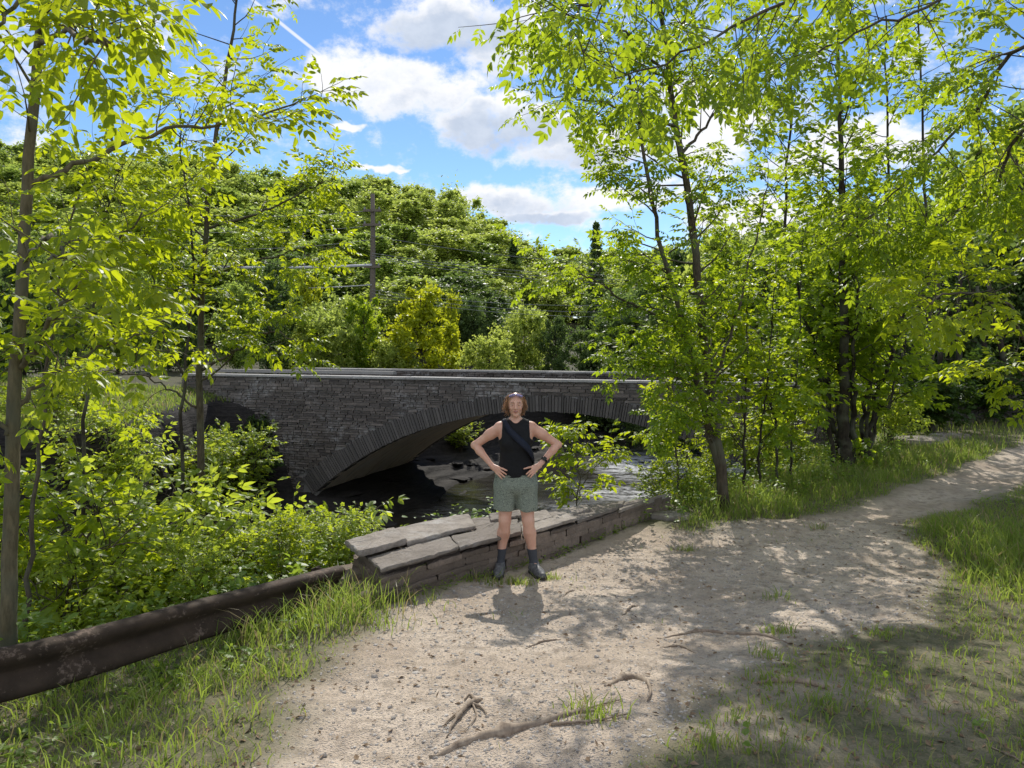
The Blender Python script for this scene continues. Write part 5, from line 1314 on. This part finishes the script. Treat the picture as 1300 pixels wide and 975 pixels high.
B.cap((0, -.082, HZ + .012), (0, -.103, HZ - .028), .0085, .0115, .010)                     # nose
B.ell((0, -.079, HZ - .058), (.026, .010, .012), .012)                                     # mouth mound
B.cap((-.022, -.087, HZ - .054), (0, -.0935, HZ - .060), .0016, .0022, .003, mode='s'); B.cap((.022, -.087, HZ - .054), (0, -.0935, HZ - .060), .0016, .0022, .003, mode='s')
B.mesh('body', M['skin'], person, 1)
# face details
def sdobj(name, mat, prims, lo, hi, h=.002, sm=1, parent=person):
    f = Field(lo, hi, h)
    for p in prims:
        p = list(p); kind = p.pop(0); kw = p.pop() if isinstance(p[-1], dict) else {}
        getattr(f, kind)(*p, **kw)
    return f.mesh(name, M[mat], parent, sm)
for s in (-1, 1):
    e = sdobj('eye', 'eye', [('ell', (s * .030, -.0722, HZ + .0005), (.0110, .0105, .0038), .001)], (s * .03 - .016, -.09, HZ - .012), (s * .03 + .016, -.055, HZ + .014), .0012)
    sdobj('iris', 'iris', [('ell', (s * .0295, -.0805, HZ + .0005), (.0044, .0025, .0040), .001)], (s * .03 - .009, -.087, HZ - .008), (s * .03 + .009, -.074, HZ + .009), .0009, parent=e)
    sdobj('eyebrow', 'brow', [('cap', (s * .014, -.0895, HZ + .024), (s * .034, -.0845, HZ + .0285), .0022, .002, .003), ('cap', (s * .034, -.0845, HZ + .0285), (s * .050, -.072, HZ + .022), .002, .001, .003)], (min(s * .008, s * .056), -.098, HZ + .012), (max(s * .008, s * .056), -.06, HZ + .038), .0012)
sdobj('lips', 'lip', [('cap', (-.021, -.0868, HZ - .0525), (0, -.0905, HZ - .0555), .0022, .0036, .003), ('cap', (.021, -.0868, HZ - .0525), (0, -.0905, HZ - .0555), .0022, .0036, .003), ('cap', (-.018, -.0868, HZ - .058), (0, -.0905, HZ - .0645), .002, .0042, .003), ('cap', (.018, -.0868, HZ - .058), (0, -.0905, HZ - .0645), .002, .0042, .003)], (-.03, -.10, HZ - .075), (.03, -.075, HZ - .042), .0012)
sdobj('teeth', 'eye', [('cap', (-.013, -.0895, HZ - .0565), (.013, -.0895, HZ - .0565), .0020, .0020, .001), ('ell', (0, -.0915, HZ - .0580), (.010, .0025, .0022), .002)], (-.02, -.098, HZ - .064), (.02, -.08, HZ - .05), .0009)
# sleeveless top
S = Field((-.24, -.2, .88), (.24, .2, 1.5), .004)
S.cap((-.062, .0, .95), (.062, 0, .95), .122, .122, .04, fy=.84)
S.cap((0, 0, .98), (0, .0, 1.12), .140, .138, .05, fy=.76); S.cap((0, 0, 1.12), (0, .005, 1.28), .138, .155, .05, fy=.72)
S.cap((-.078, .01, 1.30), (.078, .01, 1.30), .093, .093, .05); S.cap((-.11, .015, 1.372), (.11, .015, 1.372), .057, .057, .05); S.cap((0, .03, 1.37), (0, .024, 1.455), .074, .060, .04)
for s in (-1, 1): S.ell((s * .066, -.078, 1.235), (.062, .050, .060), .05); S.cap((s * .05, .03, 1.432), (s * .12, .02, 1.395), .034, .044, .04)
def cut(F_, fn, k=.006):
    g = F_._grid((slice(None),) * 3); d = fn(*g).astype(np.float32); F_.f = np.maximum(F_.f, d)
cut(S, lambda x, y, z: np.abs(x) - (.132 + .16 * sstep(1.30, 1.14, z) - .004 * sstep(1.3, 1.4, z)) + 0 * y)
cut(S, lambda x, y, z: .918 - z + 0 * x + 0 * y + .004 * np.sin(x * 40)); cut(S, lambda x, y, z: z - 1.452 + .25 * (0 * x) + .35 * (-y - .0) * 1.0)
S.cap((0, -.09, 1.47), (0, .02, 1.50), .062, .062, .006, mode='s')
g = S._grid((slice(None),) * 3); S.f += (.0035 * fbm(g[0] * 9 + g[2] * 5, g[1] * 9, g[2] * 12, seed=5, oct=2)).astype(np.float32)
S.mesh('sleeveless_top', M['black_cloth'], person, 1)
# shorts
S = Field((-.27, -.22, .57), (.28, .22, .96), .004)
S.cap((-.075, .0, .925), (.075, 0, .925), .118, .118, .03, fy=.90); S.cap((-.085, .004, .84), (.085, .004, .84), .122, .122, .03, fy=1.0)
for s in (-1, 1):
    S.cap((s * .098, .0, .84), (s * .108, .0, .60), .108, .101, .022, fy=1.02)
cut(S, lambda x, y, z: z - .938 + 0 * x + 0 * y); cut(S, lambda x, y, z: .603 + .006 * np.sin(x * 31 + 1) - z + 0 * y)
for s in (-1, 1):
    S.cap((s * .108, .0, .56), (s * .107, .0, .66), .088, .070, .004, mode='s')

g = S._grid((slice(None),) * 3)
ang_ = np.arctan2(g[1], np.abs(g[0]) - .10)
S.f += (.0028 * np.sin(ang_ * 5 + 9 * g[2] + 2 * np.sign(g[0])) * sstep(.90, .62, g[2]) + .005 * fbm(g[0] * 11, g[1] * 11, g[2] * 9, seed=6, oct=2)).astype(np.float32)
S.mesh('shorts', M['shorts'], person, 1)
sdobj('waistband', 'shorts', [('cap', (-.078, 0, .934), (.078, 0, .934), .119, .119, .004, {'fy': .93}), ], (-.24, -.16, .925), (.24, .16, .945), .004)
# socks, shoes
for s in (-1, 1):
    an, kne, ft = V3(*AN[s]), V3(*KN[s]), V3(*FT[s]); zg = zf_(an[0], an[1] - .07)
    top = lerp(an, kne, .34) + V3(0, .008, 0)
    S = Field((min(an[0], ft[0]) - .1, -.24, -.06), (max(an[0], ft[0]) + .1, .14, .30), .0035)
    S.cap(an, top, .0365, .0475, .01); S.cap(an, ft + V3(0, .04, 0), .038, .03, .02); cut(S, lambda x, y, z: z - .232 + 0 * x + 0 * y); S.mesh('sock', M['sock'], person, 1)
    d = unit((ft - an) * V3(1, 1, 0)); sd_ = V3(-d[1], d[0], 0); heel = V3(an[0], an[1], 0) - d * .035
    toe = heel + d * .262; Lh = lambda t, o=0, z=0: heel + d * .262 * t + sd_ * o + V3(0, 0, z)
    S = Field((min(heel[0], toe[0]) - .09, toe[1] - .09, -.08), (max(heel[0], toe[0]) + .09, heel[1] + .09, .15), .0035)
    S.cap(Lh(.02, 0, .045), Lh(.25, 0, .05), .037, .040, .02); S.cap(Lh(.2, 0, .045), Lh(.62, 0, .038), .042, .043, .03); S.cap(Lh(.62, 0, .033), Lh(.88, s * .004, .028), .044, .034, .03)
    S.cap(Lh(.06, 0, .06), Lh(.18, 0, .096), .034, .040, .03); S.cap(Lh(.2, 0, .08), Lh(.5, 0, .06), .036, .032, .03)
    cut(S, lambda x, y, z: .012 - z + 0 * x + 0 * y); cut(S, lambda x, y, z: z - .108 + 0 * x + 0 * y); shoe = S.mesh('shoe', M['shoe'], person, 1); shoe.location.z = zg * .5
    S = Field((min(heel[0], toe[0]) - .09, toe[1] - .09, -.03), (max(heel[0], toe[0]) + .09, heel[1] + .09, .05), .0035)
    S.cap(Lh(.03, 0, .01), Lh(.3, 0, .01), .041, .040, .02); S.cap(Lh(.3, 0, .01), Lh(.65, 0, .01), .040, .049, .02); S.cap(Lh(.65, 0, .01), Lh(.88, s * .004, .01), .049, .037, .02)
    cut(S, lambda x, y, z: -.004 - z + 0 * x + 0 * y); cut(S, lambda x, y, z: z - .026 + 0 * x + 0 * y); S.mesh('sole', M['sole'], shoe, 1)
    for k in range(4):
        t = .36 + .085 * k; zz = .094 - .012 * k; mb = MB(); mb.tube([Lh(t, -.022, zz - .006), Lh(t + .01, 0, zz + .004), Lh(t, .022, zz - .006)], [.0032] * 3, 5); mb.build('lace', M['lace'], shoe)
# watch on the wrist at the right of the picture, ring
wv = V3(*WR[1]); ev = V3(*EL[1]); wd = unit(ev - wv); c0 = wv + wd * .035
a_ = unit(np.cross(wd, [0, 1, 0])); b_ = np.cross(wd, a_)
ringp = [c0 + (a_ * math.cos(t) + b_ * math.sin(t)) * .0285 for t in np.linspace(0, 2 * PI, 21)]
mb = MB()
for off_ in (-.006, 0, .006): mb.tube([p + wd * off_ for p in ringp], [.0042] * 21, 6)
band = mb.build('watch', M['black_cloth'], person, True); outn = unit(V3(-.15, -1, .25)); outn = unit(outn - wd * (outn @ wd))
mb = MB(); cs_ = np.cross(wd, outn); mb.box(c0 + outn * .032, (.017, .019, .005), np.array([cs_, wd, outn])); mb.build('watch_face', M['gloss_black'], band)
# bag strap: over the shoulder at the left of the picture, across the chest
MV = [(-.098, .09, 1.36), (-.112, .055, 1.432), (-.110, .0, 1.442), (-.098, -.045, 1.418), (-.062, -.092, 1.365), (-.012, -.118, 1.315), (.040, -.132, 1.268), (.088, -.138, 1.222), (.130, -.118, 1.17), (.158, -.07, 1.11), (.165, .0, 1.06), (.15, .07, 1.03)]
P_ = smooth_path(MV, 40); cen = np.c_[P_[:, 0] * .2, np.zeros(40), P_[:, 2] * .97]; cen[:8, 2] = 1.30
tn = np.gradient(P_, axis=0); tn /= np.linalg.norm(tn, axis=1, keepdims=True); outv = P_ - cen; outv -= tn * (outv * tn).sum(1, keepdims=True); outv /= np.linalg.norm(outv, axis=1, keepdims=True); wv_ = np.cross(tn, outv)
wd_ = np.interp(np.linspace(0, 1, 40), [0, .15, .35, .6, .8, 1], [.022, .026, .028, .034, .026, .02])[:, None]
rows = [P_ + wv_ * wd_ * a + outv * b for a, b in ((-1, -.004), (-.95, .008), (0, .012), (.95, .008), (1, -.004), (0, -.008))]
V = np.concatenate(rows); i = np.arange(39); q = np.concatenate([np.stack([a * 40 + i, a * 40 + i + 1, ((a + 1) % 6) * 40 + i + 1, ((a + 1) % 6) * 40 + i], -1) for a in range(6)])
obj('bag_strap', mesh_arrays('bag_strap', V, [q], True), M['navy'], person)
# hair: cap plus wind-blown curls
S = Field((-.12, -.12, 1.46), (.12, .16, 1.74), .003)
S.ell((0, .026, HZ + .022), (.077, .095, .090), .01); S.cap((-.045, .06, HZ - .01), (-.03, .085, HZ - .06), .034, .022, .03); S.cap((.045, .06, HZ - .01), (.03, .085, HZ - .06), .034, .022, .03)
S.ell((0, -.115, HZ - .018), (.066, .085, .085), .008, 's')
cut(S, lambda x, y, z: -(y + .055) + .0 * x - .35 * (z - HZ - .04))
hair = S.mesh('hair', M['hair'], person, 1)
rh = np.random.default_rng(8); mb = MB()
for i in range(620):
    a = rh.uniform(-2.0, 2.0) if i % 3 else rh.choice([-1, 1]) * rh.uniform(1.2, 2.0)          # 0 = back of the head
    hz = rh.uniform(-.075, .03) if i % 5 else rh.uniform(.0, .08); el_ = hz / .092
    cx_ = math.sin(a) * .078 * math.sqrt(max(.05, 1 - min(.95, abs(el_)) ** 2)); cy_ = .026 + math.cos(a) * .094 * math.sqrt(max(.05, 1 - min(.95, abs(el_)) ** 2))
    if cy_ < -.035 and hz < .052: continue
    if cy_ < -.035 and rh.uniform() < .6: continue
    o = V3(cx_, cy_, HZ + .024 + hz * .98); Lh_ = rh.uniform(.035, .115) - max(0, -hz) * .5
    nrm_ = unit(V3(cx_ / .078 ** 2, (cy_ - .026) / .094 ** 2, hz / .092 ** 2)); dn_t = V3(0, 0, -1) - nrm_ * (-nrm_[2]); dn_t = dn_t / (np.linalg.norm(dn_t) + .3)
    frz = rh.uniform(0, 1) < .40; ph = rh.uniform(0, 6.3); amp = rh.uniform(.003, .008) * (1.6 if frz else 1)
    side_ = V3(np.sign(cx_ + rh.normal(0, .02)), 0.25, 0)
    d = unit(nrm_ * (.65 if frz else .16) + dn_t * .9 + side_ * (.10 if hz > .03 else .16) + rh.normal(0, .12, 3)); pts = [o - nrm_ * .006]; p = o.copy()
    for k in range(9):
        d = unit(d + V3(-.03, .02, -.22 if frz else -.42)); p = p + d * Lh_ / 9
        e_ = (p - V3(0, .022, HZ + .022)) / V3(.080, .098, .093); r_e = np.linalg.norm(e_)
        if r_e < 1.02: p = V3(0, .022, HZ + .022) + e_ / r_e * 1.02 * V3(.080, .098, .093)
        if p[1] < .0 and abs(p[0]) < .070 and p[2] < HZ + .07: p[0] = math.copysign(.072, p[0])
        if p[2] < 1.50 and np.hypot(p[0], p[1] - .02) < .066: q2 = V3(p[0], p[1] - .02, 0); q2 = q2 / (np.linalg.norm(q2) + 1e-6) * .068; p = V3(q2[0], q2[1] + .02, p[2])
        pts.append(p + V3(math.sin(ph + k * 1.5), math.cos(ph + k * 1.5), .4 * math.sin(ph * 2 + k)) * amp * min(1, k / 3.5) * (1.0 if p[2] < HZ + .02 else .4))
    mb.tube(pts, np.linspace(.0016, .0007, 10), 4, cap=False)
mb.build('curl', M['hair'], hair, True)
# sunglasses pushed up on the hair
sg = sdobj('sunglasses', 'lens', [('cap', (-.052, -.052, HZ + .082), (-.016, -.066, HZ + .094), .014, .014, .004, {'fy': .55}), ('cap', (.016, -.066, HZ + .094), (.052, -.052, HZ + .082), .014, .014, .004, {'fy': .55}), ('cap', (-.016, -.068, HZ + .098), (.016, -.068, HZ + .098), .003, .003, .003)], (-.08, -.1, HZ + .05), (.08, -.02, HZ + .125), .0018)
mb = MB()
for s in (-1, 1): mb.tube([(s * .062, -.050, HZ + .084), (s * .079, -.01, HZ + .062), (s * .084, .04, HZ + .032), (s * .082, .07, HZ + .012)], [.003] * 4, 6); mb.build('temple', M['gloss_black'], sg) if s == 1 else None
# ------------------------------------------------------------------ sky, sun, camera
SUN_EL, SUN_AZ = math.radians(40.5), math.radians(-1.0)
w = bpy.data.worlds.new('World'); scn.world = w; w.use_nodes = True; W = NT('w', w)
sky = W.n('ShaderNodeTexSky'); sky.sky_type = 'NISHITA'; sky.sun_disc = False; sky.sun_elevation = SUN_EL; sky.sun_rotation = SUN_AZ
sky.air_density = 1.0; sky.dust_density = .1; sky.ozone_density = 4.0; sky.altitude = 1500
tc = W.n('ShaderNodeTexCoord').outputs['Generated']
sp = W.n('ShaderNodeSeparateXYZ'); W.t.links.new(tc, sp.inputs[0]); sx, sy, sz = sp.outputs
az = W.math('ARCTAN2', sx, sy); el = W.math('ARCSINE', sz)
cv = W.n('ShaderNodeCombineXYZ'); W.t.links.new(az, cv.inputs[0]); W.t.links.new(W.math('MULTIPLY', el, 1.35), cv.inputs[1])
nA = W.noise(5.5, 5, .62, cv.outputs[0], 'Color'); nD = W.noise(15, 6, .66, cv.outputs[0]); nE = W.noise(5, 3, .6, cv.outputs[0])
s2 = W.n('ShaderNodeSeparateXYZ'); W.t.links.new(nA, s2.inputs[0])
azw = W.math('ADD', az, W.math('MULTIPLY', W.math('SUBTRACT', s2.outputs[0], .5), .13)); elw = W.math('ADD', el, W.math('MULTIPLY', W.math('SUBTRACT', s2.outputs[1], .5), .09))
def pe(px, py):
    a = math.atan((px - CX) / F); return a, math.atan((HY - py) / F * math.cos(a))
field, shade = None, None
for (px, py, rx, ry, sh) in ((580, 20, 135, 62, 1), (640, 60, 75, 50, .5), (500, 95, 95, 38, .2), (430, 90, 42, 34, 0), (535, 125, 95, 34, .4), (640, 158, 125, 40, 1), (740, 188, 105, 32, .7), (445, 152, 26, 7, 0), (655, 254, 108, 31, .6), (690, 276, 90, 17, 1), (780, 250, 90, 24, 0), (470, 214, 50, 7, 0), (900, 150, 90, 90, 0), (980, 280, 150, 50, 0), (1080, 190, 130, 45, 0), (-300, 150, 260, 80, 0), (600, -330, 320, 90, .5)):
    a0, e0 = pe(px, py); ax_ = abs(pe(px + rx, py)[0] - a0); ay = abs(pe(px, py - ry)[1] - e0)
    dx = W.math('DIVIDE', W.math('SUBTRACT', azw, a0), ax_); dy = W.math('DIVIDE', W.math('SUBTRACT', elw, e0), ay)
    d2 = W.math('ADD', W.math('MULTIPLY', dx, dx), W.math('MULTIPLY', dy, dy)); f = W.math('SUBTRACT', 1.0, d2)
    field = f if field is None else W.math('MAXIMUM', field, f)
    if sh > 0:
        dyl = W.math('ADD', dy, .25); g = W.math('MULTIPLY', W.math('SUBTRACT', .75, W.math('ADD', W.math('MULTIPLY', dx, dx), W.math('MULTIPLY', dyl, dyl))), sh)
        shade = g if shade is None else W.math('MAXIMUM', shade, g)
# unseen clouds added behind the camera as fill light for the near-side faces
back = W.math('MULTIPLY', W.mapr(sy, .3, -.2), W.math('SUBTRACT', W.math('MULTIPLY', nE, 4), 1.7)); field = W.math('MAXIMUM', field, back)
fn = W.math('ADD', field, W.math('MULTIPLY', W.math('SUBTRACT', nD, .5), 3.0))
mask = W.mapr(fn, -.05, .75, 0, 1, True)
fr_ = W.noise(34, 3, .6, cv.outputs[0]); sh_ = W.mapr(W.math('ADD', shade, W.math('MULTIPLY', W.math('SUBTRACT', nD, .5), 1.1)), .05, .62, 0, 1, True)
cc = W.mix(sh_, (1.0, 1.0, 1.02, 1), (.56, .64, .78, 1)); cc = W.mix(W.mapr(fr_, .4, .65, 0, .35), cc, (.78, .85, .97, 1))
# contrail
a1, e1 = pe(315, -5); a2, e2 = pe(470, 118); L2 = math.hypot(a2 - a1, e2 - e1); ux, uy = (a2 - a1) / L2, (e2 - e1) / L2
da = W.math('SUBTRACT', az, a1); de = W.math('SUBTRACT', el, e1)
perp = W.math('ABSOLUTE', W.math('SUBTRACT', W.math('MULTIPLY', da, uy), W.math('MULTIPLY', de, ux))); al = W.math('ADD', W.math('MULTIPLY', da, ux), W.math('MULTIPLY', de, uy))
ct = W.math('MULTIPLY', W.mapr(perp, .0008, .0028, .75, 0, True), W.math('MULTIPLY', W.mapr(al, 0, .01), W.mapr(al, L2, L2 - .03)))
mask2 = W.math('MAXIMUM', mask, ct)
hs_n = W.n('ShaderNodeHueSaturation'); hs_n.inputs['Saturation'].default_value = 1.06; W.t.links.new(sky.outputs[0], hs_n.inputs['Color'])
bg = W.n('ShaderNodeBackground'); W.t.links.new(hs_n.outputs[0], bg.inputs[0]); bg.inputs[1].default_value = .15
bc = W.n('ShaderNodeBackground'); W.t.links.new(cc, bc.inputs[0]); W.t.links.new(W.mapr(sy, .2, -.1, 1.05, 1.75), bc.inputs[1])  # cloud glow raised behind the camera to lift the shaded fronts
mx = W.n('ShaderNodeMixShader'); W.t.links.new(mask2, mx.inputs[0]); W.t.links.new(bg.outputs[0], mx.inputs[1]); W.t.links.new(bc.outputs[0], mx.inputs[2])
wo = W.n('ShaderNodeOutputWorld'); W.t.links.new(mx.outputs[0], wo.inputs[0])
ld = bpy.data.lights.new('sun', 'SUN'); ld.energy = 5.0; ld.angle = math.radians(.55); ld.color = (1.0, .955, .87)
lo = bpy.data.objects.new('sun', ld); COL.objects.link(lo)
sd = Vector((math.sin(SUN_AZ) * math.cos(SUN_EL), math.cos(SUN_AZ) * math.cos(SUN_EL), math.sin(SUN_EL)))
lo.rotation_euler = sd.to_track_quat('Z', 'Y').to_euler(); lo.location = (0, 20, 30)
cd = bpy.data.cameras.new('camera'); cam = bpy.data.objects.new('camera', cd); COL.objects.link(cam)
cd.sensor_width = 36; cd.sensor_fit = 'HORIZONTAL'; cd.lens = F / 1300 * 36; cd.clip_start = .05; cd.clip_end = 5000
cam.location = (0, 0, HC); cam.rotation_euler = (PI / 2, 0, 0); cd.shift_y = -(487.5 - HY) / 1300
scn.camera = cam
scn.view_settings.view_transform = 'Standard'; scn.view_settings.look = 'None'; scn.view_settings.exposure = 0; scn.view_settings.gamma = 1
scn.cycles.max_bounces = 7; scn.cycles.diffuse_bounces = 4; scn.cycles.transmission_bounces = 4; scn.cycles.glossy_bounces = 2; scn.cycles.caustics_reflective = False; scn.cycles.caustics_refractive = False
scn.cycles.use_denoising = True; scn.cycles.use_adaptive_sampling = True; scn.cycles.sample_clamp_indirect = 6
scn.render.film_transparent = False
